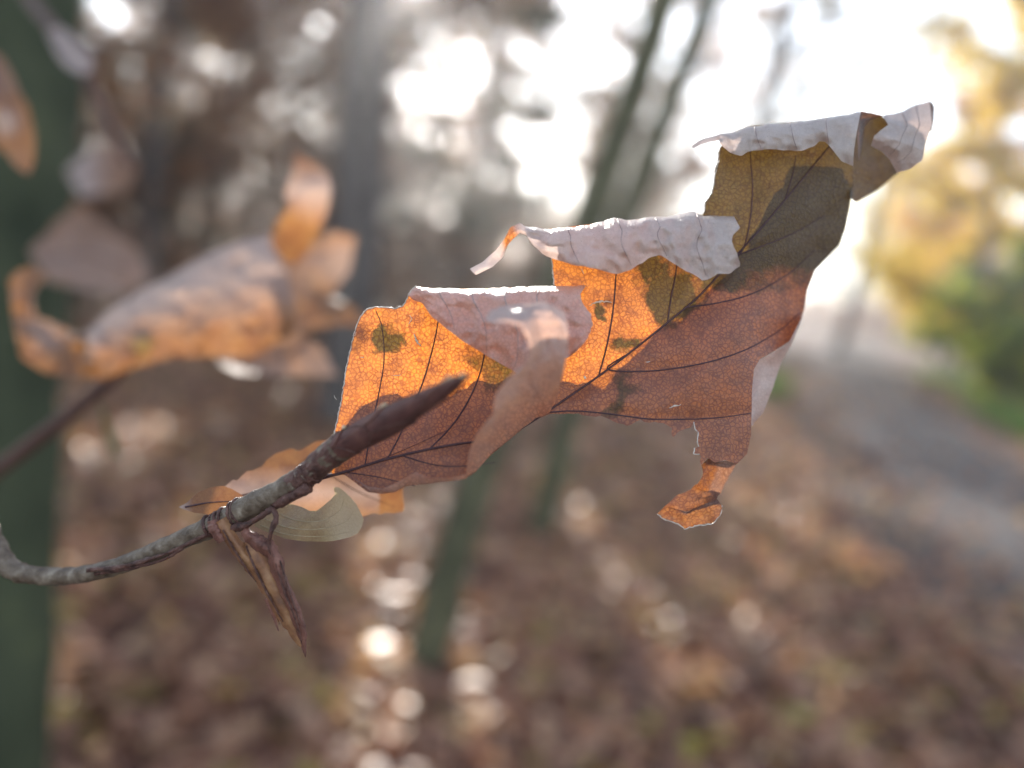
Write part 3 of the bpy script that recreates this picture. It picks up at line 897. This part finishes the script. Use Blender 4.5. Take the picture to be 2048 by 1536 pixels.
def blade_depth(x, y):
    x = np.asarray(x, float); y = np.asarray(y, float)
    d = np.full(x.shape, 1e9)
    for p in ALLV:
        d = np.minimum(d, seg_dist(x, y, p))
    puff = 1 - np.exp(-(d / 26.0) ** 1.3)
    side = (y - np.interp(x, [660, 1000, 1090, 1335, 1450, 1570, 1665, 1710], [950, 878, 826, 645, 535, 400, 285, 240]))
    fold = np.clip(side, 0, 160) * .022 * np.clip((x - 1060) / 120, 0, 1) * np.clip((1560 - x) / 150, 0, 1)
    return DB(x, y) - fold - .75 * puff + .22 * noise2(x, y, 90, 2, 3)


OLIVE_SPOTS = [(782, 688, 30, 1.0), (1345, 585, 62, .8), (1300, 520, 40, .95), (1240, 690, 20, .7), (1235, 790, 34, .62), (1000, 735, 55, .55), (1560, 340, 200, 1.4), (1450, 470, 90, 1.3), (1480, 545, 50, .7), (1205, 606, 16, 1.0),  # leaf's own olive; the wide upper blotches also darken it in place of shade
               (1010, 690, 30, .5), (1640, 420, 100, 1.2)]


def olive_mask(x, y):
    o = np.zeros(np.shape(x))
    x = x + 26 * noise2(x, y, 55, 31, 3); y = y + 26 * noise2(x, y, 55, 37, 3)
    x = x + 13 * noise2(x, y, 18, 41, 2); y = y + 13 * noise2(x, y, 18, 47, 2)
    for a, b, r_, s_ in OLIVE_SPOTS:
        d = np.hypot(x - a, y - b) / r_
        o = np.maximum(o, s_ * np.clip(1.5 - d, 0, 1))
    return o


def dark_mask(x, y):
    o = np.zeros(np.shape(x))
    for a, b, r_, s_ in ((722, 668, 22, .6), (712, 690, 18, .5), (1215, 604, 10, .7)):
        o = np.maximum(o, s_ * np.clip(1.4 - np.hypot(x - a, y - b) / r_, 0, 1))
    return o


big = empty('leaf', (0, 0, 0)); bpy.data.objects.remove(big)
bag = Bag()
outline = np.vstack([
    [(664, 948), (668, 900), (670, 862)], jag([(670, 862), (683, 800), (692, 740), (703, 690), (712, 655), (722, 632), (734, 619)], 1.2, 9, 1),
    [(750, 615), (770, 616), (792, 618), (806, 612), (814, 598), (820, 584), (833, 573), (870, 577), (910, 578), (950, 577), (1000, 576), (1060, 574), (1100, 573)],
    jag([(1108, 572), (1106, 545), (1104, 515), (1100, 480), (1098, 458)], 1.4, 8, 2),
    [(1150, 452), (1200, 446), (1228, 437), (1250, 441), (1300, 436), (1350, 431), (1385, 424), (1404, 430)],
    jag([(1408, 424), (1410, 408), (1424, 386), (1430, 350), (1436, 322), (1440, 296)], 3.0, 8, 3),
    [(1470, 262), (1500, 251), (1560, 246), (1620, 241), (1690, 229), (1704, 300)],
    [(1706, 340), (1706, 372), (1698, 420), (1690, 460), (1678, 490), (1655, 515), (1630, 540), (1614, 580), (1608, 620), (1596, 652), (1580, 682), (1545, 704), (1520, 718), (1508, 738), (1504, 780), (1503, 838), (1502, 870)],
    [(1494, 908), (1474, 928), (1450, 920), (1430, 925), (1415, 915), (1402, 930)],
    jag([(1400, 922), (1400, 908), (1386, 908), (1388, 897), (1398, 893), (1394, 876), (1398, 866), (1391, 858), (1388, 844)], 1.6, 6, 4),
    jag([(1382, 855), (1362, 862), (1344, 876), (1342, 852), (1325, 848), (1280, 841), (1255, 853), (1238, 846), (1204, 833), (1150, 827), (1100, 828)], 2.2, 9, 5),
    [(1070, 840), (1045, 858), (1010, 887), (980, 912), (950, 945), (930, 958), (900, 962), (850, 968), (812, 972), (792, 984), (762, 988), (735, 984), (706, 962), (690, 950)]])
v2, f2, ring = poly_sheet(outline, 6.0)
x, y = v2[:, 0], v2[:, 1]
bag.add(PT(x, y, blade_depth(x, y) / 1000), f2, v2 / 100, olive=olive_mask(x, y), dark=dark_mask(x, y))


RIBS = []


def flap(F, L, A, B, h, prof, nu=60, nv=26, base=None, wr=.35, pale=1.0, seed=0, olive=0.0, dark=0.0, bagx=None, tail=None, lead=None, k=1.0, ribs_at=(), rib_mat=None):
    """A rolled-over margin: leaves the blade along F and comes h mm towards the camera."""
    S, q, u, vv = coons(F, L, A, B, nu, nv, 1.7 if prof is QUART else 1.0)
    S[..., 1] += (1.6 * noise2(S[..., 0], S[..., 0] * 0 + seed * 9, 16, 200 + seed, 3)) * min(1, abs(wr) * 2) * (.3 + np.clip(1 - vv * 3, 0, .7))
    X, Y = S[..., 0], S[..., 1]
    d0 = (base or DB)(X[0], Y[0]) if lead is None else np.interp(u[0], np.linspace(0, 1, len(lead)), lead)
    hh = np.interp(u, np.linspace(0, 1, len(h)), h)
    pr = np.interp(vv, QUART[0], QUART[1]) if prof is QUART else np.interp(vv, np.linspace(0, 1, len(prof)), prof)
    cr = 1 - np.abs(noise2(X + 900, Y * 1.3, 34, 120 + seed, 4))
    ribs = np.cos((X * .93 - Y * .36) / 120 * 2 * math.pi) ** 8
    D = d0[None] - hh * pr + (wr * noise2(X, Y, 48, 20 + seed, 3) - wr * .9 * (cr - .6) - (.5 * wr * ribs if seed < 20 else 0)) * np.clip(vv * 6 + .12, 0, 1)
    if callable(pale): pale = pale(X, Y, u, vv).ravel()
    if callable(olive): olive = olive(X, Y, u, vv).ravel()
    if callable(dark): dark = dark(X, Y, u, vv).ravel()
    (bagx or bag).add(PT(X, Y, D * k / 1000).reshape(-1, 3), q, (S.reshape(-1, 2) + seed * 37) / 100, pale=pale, olive=olive, dark=dark)
    for c_, tilt_ in ribs_at:          # side veins running on over the rolled margin
        vv_ = np.linspace(.02, .93, 30)
        rows = np.arange(nv)[None, :] * 0
        cu = np.clip(c_ + tilt_ * vv_, 0, 1) * (nu - 1)
        rv = np.interp(vv_, vv[:, 0], np.arange(nv))
        i0 = np.clip(rv.astype(int), 0, nv - 2); j0 = np.clip(cu.astype(int), 0, nu - 2); fi, fj = rv - i0, cu - j0
        bl = lambda Z: (Z[i0, j0] * (1 - fi) + Z[i0 + 1, j0] * fi) * (1 - fj) + (Z[i0, j0 + 1] * (1 - fi) + Z[i0 + 1, j0 + 1] * fi) * fj
        RIBS.append((PT(bl(X), bl(Y), (bl(D) - .06) * k / 1000), k))
    return X, Y, D


QUART = ([0, .02, .06, .12, .25, .5, .8, 1], [0, .34, .60, .74, .87, .97, 1, .95])
# curl over the left half
flap([(820, 582), (833, 572), (870, 577), (910, 578), (950, 577), (1000, 576), (1060, 573), (1120, 571), (1172, 571)],
     [(826, 600), (845, 606), (862, 632), (890, 655), (925, 682), (965, 706), (1005, 730), (1038, 748), (1055, 742), (1085, 722), (1115, 714), (1135, 716), (1150, 705)],
     [(820, 582), (818, 592), (826, 600)], jag([(1172, 571), (1160, 592), (1168, 612), (1182, 628), (1187, 650), (1178, 672), (1165, 690), (1150, 705)], 2.5, 6, 7), [1.5, 6, 7.5, 8, 8, 7], QUART, 90, 34, pale=lambda X, Y, u, v: np.clip(.85 - .25 * v, 0, 1), seed=1, wr=.85, ribs_at=((.17, .12), (.36, .12), (.55, .1), (.74, .06)))
# curl over the right half
flap([(1050, 453), (1100, 458), (1150, 452), (1200, 445), (1228, 436), (1250, 440), (1300, 435), (1350, 430), (1385, 423), (1400, 430), (1440, 431), (1468, 432)],
     jag([(1058, 480), (1080, 505), (1110, 520), (1150, 530), (1200, 540), (1235, 551), (1260, 540), (1300, 515), (1320, 510), (1345, 525), (1380, 546), (1410, 564), (1425, 556), (1435, 545), (1460, 549), (1480, 532)], 2.0, 12, 8),
     [(1050, 453), (1051, 466), (1058, 480)], jag([(1468, 432), (1481, 458), (1462, 474), (1470, 496), (1474, 512), (1480, 532)], 2.5, 7, 9), [6, 8.5, 9.5, 9.5, 9.5, 9.5], QUART, 90, 30, pale=1.0, seed=2, wr=1.1, ribs_at=((.2, .05), (.44, .04), (.62, .03), (.82, .02)))
# its thin twisted tendril
flap([(1058, 458), (1040, 446), (1020, 456), (1008, 478), (992, 500), (965, 524), (940, 538)], [(1062, 474), (1040, 466), (1026, 478), (1014, 492), (1006, 514), (985, 534), (952, 550)],
     [(1058, 458), (1060, 466), (1062, 474)], [(940, 538), (946, 545), (952, 550)], [.6, 1.2, -.6, -1.2, .8, 1.0], [0, .5, 1, .6], 40, 8, lead=[113.5, 113.5, 112.5, 113, 113.5, 113, 113], pale=lambda X, Y, u, v: np.clip(1 - 1.6 * np.exp(-((u - .33) / .12) ** 2), 0, 1), seed=3)
# curl at the top
flap([(1440, 268), (1470, 262), (1500, 251), (1560, 246), (1620, 241), (1690, 228), (1722, 222)], jag([(1440, 289), (1456, 305), (1485, 311), (1500, 300), (1550, 297), (1600, 303), (1625, 295), (1640, 283), (1655, 285), (1668, 304), (1682, 322), (1706, 332)], 1.6, 12, 10),
     [(1440, 268), (1438, 280), (1440, 289)], [(1722, 222), (1714, 262), (1708, 300), (1706, 332)], [4, 5, 6, 6.5, 7], QUART, 60, 22, pale=1.0, seed=4, wr=.8, ribs_at=((.25, .06), (.5, .05), (.75, .04)))
flap([(1440, 268), (1415, 275), (1398, 282), (1384, 292)], [(1440, 280), (1418, 284), (1402, 289), (1386, 297)], [(1440, 268), (1440, 280)], [(1384, 292), (1386, 297)], [1.5, .6], [0, .6, 1], 16, 6, lead=[120.5, 119, 118, 117.5], pale=1.0, seed=5)
# rolled tip: hollow behind with shade painted into its colour, pale roll in front
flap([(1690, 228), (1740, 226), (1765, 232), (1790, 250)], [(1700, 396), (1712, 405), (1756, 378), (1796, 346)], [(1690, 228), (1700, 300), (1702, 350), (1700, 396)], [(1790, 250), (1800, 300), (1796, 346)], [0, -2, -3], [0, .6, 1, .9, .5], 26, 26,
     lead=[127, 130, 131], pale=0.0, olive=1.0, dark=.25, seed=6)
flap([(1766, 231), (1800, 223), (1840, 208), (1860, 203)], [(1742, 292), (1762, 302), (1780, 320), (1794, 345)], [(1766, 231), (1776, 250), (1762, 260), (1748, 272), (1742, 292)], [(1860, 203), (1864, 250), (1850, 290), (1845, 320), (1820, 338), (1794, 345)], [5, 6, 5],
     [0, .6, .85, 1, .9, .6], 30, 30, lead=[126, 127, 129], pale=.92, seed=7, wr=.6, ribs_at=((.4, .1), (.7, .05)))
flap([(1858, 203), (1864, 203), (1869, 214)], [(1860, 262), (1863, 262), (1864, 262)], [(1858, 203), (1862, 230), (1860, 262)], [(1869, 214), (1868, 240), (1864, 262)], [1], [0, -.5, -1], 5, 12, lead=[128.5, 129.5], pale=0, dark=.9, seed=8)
flap([(1722, 222), (1745, 226), (1768, 232)], [(1718, 322), (1722, 300), (1726, 280)], [(1722, 222), (1714, 270), (1718, 322)], [(1768, 232), (1740, 240), (1728, 256), (1726, 280)], [1, 1], [0, -.5, -1], 10, 14, lead=[122.5, 126], pale=.15, dark=.75, seed=9)  # dark sheet painted as the shade inside the roll
# pale back of the right margin
flap([(1608, 626), (1600, 650), (1582, 690), (1562, 726), (1546, 776), (1526, 826), (1504, 852)], [(1600, 640), (1578, 684), (1545, 706), (1516, 722), (1506, 742), (1503, 790), (1502, 846)], [(1608, 626), (1600, 640)], [(1504, 852), (1502, 846)], [4, 5, 5, 4], [0, .5, .9, 1], 40, 10,
     lead=[128, 128.5, 128, 127, 125, 123, 122], pale=.8, seed=10)
# hanging shred at the lower right: deeper brown, darkened in place of shade
flap([(1402, 930), (1418, 916), (1440, 921), (1474, 926)], [(1392, 972), (1404, 980), (1422, 984), (1441, 988)], jag([(1402, 930), (1406, 950), (1400, 962), (1392, 972)], 2, 6, 91), jag([(1474, 926), (1458, 956), (1448, 972), (1441, 988)], 1.5, 8, 92), [1.5, -.5, -2], [0, .4, .8, 1], 20, 18, lead=[118, 118.5, 119], pale=lambda X, Y, u, v: np.clip((u - .45) * 3, 0, .35), dark=.5, seed=11)
flap([(1392, 968), (1410, 978), (1441, 986)], [(1330, 1012), (1372, 1024), (1434, 998)], jag([(1392, 968), (1378, 982), (1356, 987), (1346, 998), (1330, 1012)], 2.2, 6, 93), [(1441, 986), (1436, 992), (1434, 998)], [2.5, 2], [0, .6, 1], 18, 12, lead=[118, 119, 120], pale=.05, dark=.5, seed=12)
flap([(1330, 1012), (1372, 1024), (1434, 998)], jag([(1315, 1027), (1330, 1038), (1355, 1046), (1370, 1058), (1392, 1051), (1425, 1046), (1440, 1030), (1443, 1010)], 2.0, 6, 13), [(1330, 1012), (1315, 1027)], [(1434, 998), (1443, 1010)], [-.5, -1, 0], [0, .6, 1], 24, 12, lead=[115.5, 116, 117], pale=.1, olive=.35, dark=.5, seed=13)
# lower margin folded up in front of the blade
flap([(930, 958), (950, 945), (980, 912), (1010, 887), (1045, 858), (1070, 839), (1100, 826)], [(968, 640), (978, 626), (1000, 612), (1050, 606), (1090, 604), (1130, 626)],
     [(930, 958), (938, 905), (952, 868), (985, 828), (990, 790), (1012, 760), (1042, 740), (1060, 712), (1056, 680), (1040, 652), (1012, 644), (985, 646), (968, 640)],
     [(1100, 826), (1116, 790), (1128, 740), (1135, 700), (1136, 660), (1130, 626)], [12, 14, 16, 17], [0, .3, .55, .75, .88, .96, 1.0, 1.02, 1.01, .97, .86], 44, 60, seed=14, wr=.4,
     pale=lambda X, Y, u, v: np.clip(.35 + .6 * (v - .25), 0, .85))
# turned-up lower left margin
flap([(690, 950), (706, 962), (735, 984), (762, 988), (792, 984), (812, 972), (850, 968), (900, 962), (930, 958)], [(700, 952), (735, 972), (765, 978), (800, 962), (832, 944), (858, 956), (900, 957), (930, 948)], [(690, 950), (700, 952)], [(930, 958), (930, 948)], [.8, 1.5, 2.5, 3, 2.5], [0, .5, .8, 1], 50, 8, seed=15, pale=.35)
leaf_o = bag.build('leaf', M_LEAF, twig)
for idx, (pp, kk) in enumerate(RIBS):
    v, f = tube(pp, np.array([2.2, 1.8, 1.0]) * .6 / FPX * .113, 6, .08, idx)
    mesh_obj('side_vein', v, f, M_VEINL, leaf_o)
tag(leaf_o, 'large torn brown leaf glowing orange against the sun with its margins rolled over')


def along_blade(poly, n, off):
    q = smooth_curve(poly, n)
    return PT(q[:, 0], q[:, 1], (blade_depth(q[:, 0], q[:, 1]) - off) / 1000)


k = along_blade(VEINS['midrib'][0], 120, .10)
v, f = tube(k, np.array([6.0, 5.0, 4.5, 4.2, 3.6, 2.6]) / 2 / FPX * .116, 8, .06, 1)
mesh_obj('midrib', v, f, M_VEIN, leaf_o)
for idx, (p, w) in enumerate(VEINS['side_vein']):
    k = along_blade(p, 46, .05)
    v, f = tube(k, np.array([w, w * .95, w * .6]) * .62 / FPX * .116, 6, .08, idx)
    mesh_obj('side_vein', v, f, M_VEIN, leaf_o)
# the fuzzy bright rim of the margin that faces the light
for idx, p in enumerate(([(668, 900), (670, 862), (683, 800), (692, 740), (703, 690), (712, 655), (722, 632), (734, 619), (750, 614), (770, 615), (792, 617), (806, 611), (814, 597), (820, 583), (833, 572)], [(1108, 572), (1106, 545), (1103, 515)],
                         [(1409, 424), (1410, 408), (1424, 386), (1430, 350), (1436, 322), (1440, 296)], [(1400, 908), (1386, 908), (1389, 896)], [(1398, 893), (1394, 876), (1398, 866), (1390, 858), (1388, 844)])):
    q = jag(p, 1.0, 4.0, 50 + idx, False)
    k = PT(q[:, 0], q[:, 1], (blade_depth(q[:, 0], q[:, 1]) + .05) / 1000)
    v, f = tube(k, [1.3 / FPX * .115], 5, .35, idx)
    mesh_obj('margin_fuzz', v, f, M_RIM, leaf_o)
q = jag([(1315, 1028), (1330, 1039), (1355, 1047), (1370, 1058), (1392, 1052), (1425, 1047), (1440, 1031), (1444, 1010)], 1.4, 5, 61, False)
v, f = tube(PT(q[:, 0], q[:, 1], np.linspace(.1158, .117, len(q))), [1.3 / FPX * .115], 5, .35, 9)
mesh_obj('margin_fuzz', v, f, M_RIM, leaf_o)
# splits and flecks torn in the blade, pale fibres standing up
for idx, (p, w) in enumerate((([(828, 668), (834, 684), (842, 692)], 5), ([(1178, 612), (1195, 604), (1210, 603), (1224, 605)], 4), ([(820, 630), (824, 640), (816, 648)], 2.4), ([(1168, 752), (1172, 757)], 6), ([(1338, 816), (1350, 811), (1362, 809)], 3),
                              ([(785, 751), (802, 750)], 1.6), ([(720, 714), (728, 715)], 2), ([(1163, 536), (1168, 548)], 2), ([(1290, 724), (1300, 723)], 2), ([(705, 671), (711, 673), (712, 664)], 1.6), ([(668, 790), (674, 800)], 1.4))):
    q = jag(p, 1.2, 3.5, 70 + idx, True)
    v, f = tube(PT(q[:, 0], q[:, 1], (blade_depth(q[:, 0], q[:, 1]) - .18) / 1000), np.array([w * .4, w, w * .5]) / 2 / FPX * .115, 5, .3, idx)
    mesh_obj('torn_fibre', v, f, M_RIM, leaf_o)
# the leaf stalk joining blade and stem
q = smooth_curve([(612, 958, 112), (635, 957, 112.6), (660, 951, 112.8), (690, 944, 112.8)], 14)
v, f = tube(PT(q[:, 0], q[:, 1], q[:, 2] / 1000), np.array([7, 5, 4, 3.5]) / FPX * .113, 8, .06, 2)
mesh_obj('leaf_stalk', v, f, M_VEIN, leaf_o)


# ---- smaller leaves on the same twig
def small_leaf(parent, poly, pts, mat, label, midrib, veins, vmat=M_VEIN, step=6, pale=None, olive=None, amp=.2, nsc=60, seed=0, dark=None, k=1.0):
    pts = [(a, b, c * k) for a, b, c in pts]
    D = TPS(pts)
    b = Bag()
    poly = jag(np.vstack([poly, poly[:1]]), .0045 * (np.ptp(np.asarray(poly)[:, 0]) + 120) * (1 + 2 * (k > 1)), 16 if k == 1 else 26, seed)[:-1]
    v2, f2, rg = poly_sheet(poly, step)
    x, y = v2[:, 0], v2[:, 1]
    dep = lambda x, y: D(x, y) + amp * noise2(np.asarray(x, float), np.asarray(y, float), nsc, seed, 3)
    b.add(PT(x, y, dep(x, y) / 1000), f2, v2 / 100 * (115 / pts[0][2]) ** 0 + seed, pale=pale(x, y) if pale else 0.0, olive=olive(x, y) if olive else 0.0, dark=dark(x, y) if dark else 0.0)
    o = b.build('leaf', mat, parent)
    if label: tag(o, label)
    for nm, ps, w in [('midrib', [midrib], 3.5)] * bool(midrib) + [('side_vein', veins, 2.0)]:
        for p in ps:
            q = smooth_curve(p, 24)
            v, f = tube(PT(q[:, 0], q[:, 1], (dep(q[:, 0], q[:, 1]) - .15 * pts[0][2] / 115) / 1000), np.array([w, w * .8, w * .3]) * .55 / FPX * pts[0][2] / 1000, 6, .06, 1)
            mesh_obj(nm, v, f, vmat, o)
    return o, dep


small_leaf(twig, [(357, 1014), (372, 1006), (385, 996), (398, 984), (420, 975), (440, 970), (458, 974), (476, 984), (494, 998), (486, 1012), (462, 1020), (440, 1026), (420, 1030), (395, 1027), (374, 1020)],
           [(357, 1014, 118.5), (400, 1000, 119), (440, 972, 120.5), (440, 1028, 117.5), (494, 1000, 118.5), (400, 1026, 118)], M_LEAF2, 'small orange-brown leaf tip peeping out behind the scarred node', [(370, 1014), (420, 1005), (490, 1002)], [],
           pale=lambda x, y: np.clip((385 - x) / 20, 0, 1) * .8, seed=3)
small_leaf(twig, [(430, 996), (470, 962), (505, 936), (560, 907), (610, 893), (650, 885), (688, 880), (703, 760), (708, 728), (720, 706), (738, 694), (758, 690), (780, 682), (805, 680), (830, 684), (855, 688), (880, 682), (905, 670), (935, 660), (965, 656), (1000, 648), (1040, 648), (1110, 668), (1160, 664), (1220, 612), (1290, 566), (1370, 500), (1424, 446), (1440, 398), (1468, 346), (1512, 298), (1600, 298), (1640, 388), (1612, 470), (1586, 540), (1566, 610),  # hidden upper and right part added to cast shade on the big leaf
                  (1540, 680), (1484, 722), (1482, 800), (1470, 880), (1432, 896), (1408, 880), (1398, 824), (1330, 815), (1200, 812), (1090, 808), (1010, 850), (960, 900), (880, 940), (812, 960), (808, 1000), (800, 1030), (770, 1026), (735, 1026), (700, 1040), (640, 1044), (560, 1036), (500, 1024), (450, 1012)],
           [(430, 996, 124), (560, 907, 131), (650, 886, 133), (640, 960, 127), (800, 1030, 131), (810, 965, 134), (640, 1040, 127), (500, 1020, 124), (720, 690, 133), (1000, 830, 133), (880, 920, 134), (1040, 650, 132), (1200, 640, 131), (1300, 800, 133), (1440, 490, 134), (1560, 580, 139), (1470, 780, 136), (1440, 890, 134), (1620, 390, 140), (1480, 340, 134)], M_LEAF2,
           'orange-pink blurred leaf lying behind the twig and the big leaf, unseen part added to shade it', [(440, 1000), (600, 965), (760, 920), (980, 820), (1250, 700), (1500, 560)], [[(560, 975), (600, 930), (640, 895)], [(660, 950), (720, 985), (790, 1015)]],
           pale=lambda x, y: np.clip(.8 - np.abs(y - 985) / 70, 0, .8) * (x < 760), seed=5, amp=.4)
small_leaf(twig, [(508, 1052), (520, 1030), (545, 1014), (575, 1006), (600, 1012), (625, 1024), (648, 1012), (664, 998), (672, 988), (666, 974), (670, 968), (684, 980), (700, 992), (716, 1014), (728, 1042), (720, 1064), (690, 1078), (650, 1083), (610, 1084), (565, 1076), (530, 1064)],
           [(508, 1052, 116.5), (600, 1012, 117), (672, 975, 119), (728, 1040, 124), (620, 1084, 115.5), (560, 1074, 115.5), (690, 1076, 119), (640, 1045, 114.2), (690, 1020, 121), (600, 1062, 114.5), (570, 1030, 118)], M_OLIVE, 'pale straw-coloured curled leaf hanging under the stem',
           None, [[(520, 1050), (570, 1068), (640, 1073), (710, 1062)], [(530, 1038), (580, 1056), (640, 1058), (690, 1044), (708, 1020)], [(548, 1022), (590, 1040), (640, 1042), (678, 1022), (688, 998)]], M_VEINP, 5,
           pale=lambda x, y: np.clip((x - 640) / 60, 0, .7), seed=7)

# ------------------------------------------------------------------ the blurred twig on the left
LK = 1.3      # how far back the left-hand twigs hang, against the first estimate
tw2 = empty('beech_twig', PT(212, 768, .19 * LK))
tag(tw2, 'blurred beech twig at the left with rolled orange dead leaves, sky sheen painted lilac', 'twig')
S2 = np.array([(-420, 1160, 420), (-160, 1040, 260), (-10, 942, 215), (60, 890, 206), (140, 828, 197), (212, 768, 190), (260, 730, 186)], float)
q = smooth_curve(np.vstack([[(-640, 1180, 900), (-620, 1230, 800)], S2]), 60)
v, f = tube(PT(q[:, 0], q[:, 1], q[:, 2] * LK / 1000), [.005, .003, .0025, .0022, .0018], 10, .05, 3)
mesh_obj('stem', v, f, M_TWIGR, tw2)
bag2 = Bag()
fk = dict(bagx=bag2, k=LK)
flap([(168, 668), (230, 611), (330, 556), (420, 506), (480, 480), (545, 470)], [(214, 756), (262, 738), (330, 717), (420, 713), (500, 716), (590, 668)], [(168, 668), (180, 705), (214, 756)], [(545, 470), (572, 540), (592, 610), (590, 668)], [15, 20, 24, 22], [0, .34, .55, .72, .84, .93, .98, 1, .98, .9], 60, 40,
     lead=[190, 194, 196, 196], pale=lambda X, Y, u, v: np.clip(1.1 - 1.6 * v + .3 * u, .12, .9), olive=lambda X, Y, u, v: .8 * np.exp(-((X - 285) ** 2 + (Y - 690) ** 2) / 900.), wr=2.6, seed=21, **fk)  # paler top paints the sky sheen into the colour
flap([(18, 560), (32, 543), (62, 533), (98, 548)], [(214, 756), (190, 722), (165, 690), (150, 668)], [(18, 560), (26, 640), (42, 716), (90, 746), (160, 760), (214, 756)], [(98, 548), (80, 568), (66, 592), (72, 632), (118, 650), (150, 668)], [10, 8], [0, .5, .9, 1, .8, .4, 0], 18, 50,
     lead=[184, 186, 190], pale=lambda X, Y, u, v: np.clip(.75 * np.exp(-((X - 90) ** 2 + (Y - 660) ** 2) / 1800.), 0, .6), wr=2.2, seed=22, **fk)
flap([(590, 308), (596, 306), (604, 310)], [(540, 486), (560, 516), (590, 532)], [(590, 308), (584, 350), (568, 388), (580, 412), (552, 446), (540, 486)], [(604, 310), (655, 348), (663, 372), (656, 420), (640, 460), (616, 502), (590, 532)], [6, 8], [0, .5, .9, 1, .7, .2, -.2], 20, 44,
     lead=[182, 184], pale=lambda X, Y, u, v: np.clip(.9 - np.abs(v - .36) * 3.0, 0, .85), dark=lambda X, Y, u, v: np.clip((v - .62) * 1.4, 0, .35), wr=1.2, seed=23, **fk)
flap([(560, 500), (620, 490), (668, 462), (712, 474)], [(590, 668), (620, 660), (680, 650), (742, 648)], [(560, 500), (580, 590), (590, 668)], [(712, 474), (700, 540), (662, 592), (700, 610), (742, 648)], [10, -6], [0, .5, .7, .4, .9], 24, 30, lead=[196, 202, 210], pale=lambda X, Y, u, v: np.clip(.2 + .6 * np.sin(v * 6) * u, 0, .8), wr=2.5, seed=24, **fk)
flap([(430, 708), (500, 712), (590, 664)], [(470, 748), (560, 752), (676, 752)], [(430, 708), (440, 730), (470, 748)], [(590, 664), (640, 690), (676, 752)], [8, 2], [0, .5, 1], 20, 14, lead=[182, 190, 198], pale=.45, wr=2, seed=25, **fk)
l2 = bag2.build('leaf', M_LEAF2, tw2)
tag(l2, 'large dead leaf rolled into a tube, orange with sky sheen painted lilac on top')
small_leaf(tw2, [(58, 502), (110, 452), (150, 402), (205, 440), (252, 482), (292, 522), (302, 562), (240, 592), (160, 582), (90, 562)], [(58, 502, 335), (150, 402, 365), (302, 562, 340), (200, 590, 315), (180, 500, 330)], M_LEAF2, 'pale tan leaf behind the rolled one', [(80, 520), (180, 510), (296, 556)], [],
           pale=lambda x, y: np.clip(.15 + (y - 480) / 260, 0, .5), amp=6, seed=11, k=LK)
small_leaf(tw2, [(196, 800), (206, 800), (220, 850), (240, 905), (243, 925), (228, 915), (212, 875)], [(196, 800, 200), (220, 850, 198), (243, 925, 202), (228, 915, 203)], M_DULL, 'thin green blade hanging below the rolled leaf', None, [], step=8, seed=12, k=LK)

# upper left twig
tw3 = empty('beech_twig', PT(60, 0, .3 * LK))
tag(tw3, 'out-of-focus reddish twig with orange leaves in the upper left corner', 'twig')
q = smooth_curve([(-420, 300, 950), (-300, -160, 620), (-40, -140, 360), (60, 0, 320), (150, 110, 300), (220, 250, 300), (262, 330, 305)], 50)
v, f = tube(PT(q[:, 0], q[:, 1], q[:, 2] * LK / 1000), [.004, .003, .0028, .0026, .002], 10, .05, 3)
mesh_obj('stem', v, f, M_TWIGR, tw3)
small_leaf(tw3, [(-60, 60), (0, 112), (32, 158), (60, 226), (72, 296), (58, 348), (22, 322), (-10, 290), (-50, 240), (-80, 150)], [(-60, 60, 225), (30, 160, 205), (60, 346, 190), (-20, 280, 200), (0, 200, 195)], M_LEAF2, 'orange leaf at the left margin high up', [(-60, 80), (10, 200), (55, 335)], [],
           pale=lambda x, y: np.clip(1.3 - np.hypot(x - 10, y - 245) / 30, 0, .9), amp=1.5, seed=13, k=LK)
small_leaf(tw3, [(92, 62), (118, 50), (152, 78), (192, 122), (184, 152), (142, 142), (104, 96)], [(92, 62, 285), (192, 122, 278), (142, 142, 270), (130, 80, 288)], M_LEAF2, 'small pale leaf on the reddish twig', [(96, 66), (140, 105), (188, 140)], [], pale=lambda x, y: np.full(x.shape, .9), amp=2, seed=14, k=LK)
small_leaf(tw3, [(132, 342), (182, 300), (242, 280), (282, 332), (252, 382), (162, 392)], [(132, 342, 430), (242, 280, 445), (252, 382, 418), (180, 380, 405)], M_LEAF2, 'pale orange leaf at the end of the reddish twig', [(140, 350), (200, 335), (276, 335)], [], pale=lambda x, y: np.clip((230 - x) / 80, .1, .8), amp=2, seed=15, k=LK)

# ------------------------------------------------------------------ haze added to the air of the wood, lifting its darks as lens glare would
hm, ht = new_mat('haze_air'); hn = N(ht)
pv_ = hn.node('ShaderNodeVolumePrincipled', Density=HAZE)
pv_.inputs['Color'].default_value = (.93, .92, .95, 1); pv_.inputs['Anisotropy'].default_value = .75
ho = hn.node('ShaderNodeOutputMaterial'); ht.links.new(pv_.outputs[0], ho.inputs['Volume'])
hv = np.array([(x, y, z) for z in (-1.2, 15.0) for x, y in ((-215, -75), (215, -75), (215, 265), (-215, 265))], float)
tag(mesh_obj('haze', hv, [(3, 2, 1, 0), (4, 5, 6, 7), (0, 1, 5, 4), (1, 2, 6, 5), (2, 3, 7, 6), (3, 0, 4, 7)], hm, None, False), 'pale sunlit haze added between the trees to veil their darks', 'haze', kind='stuff')
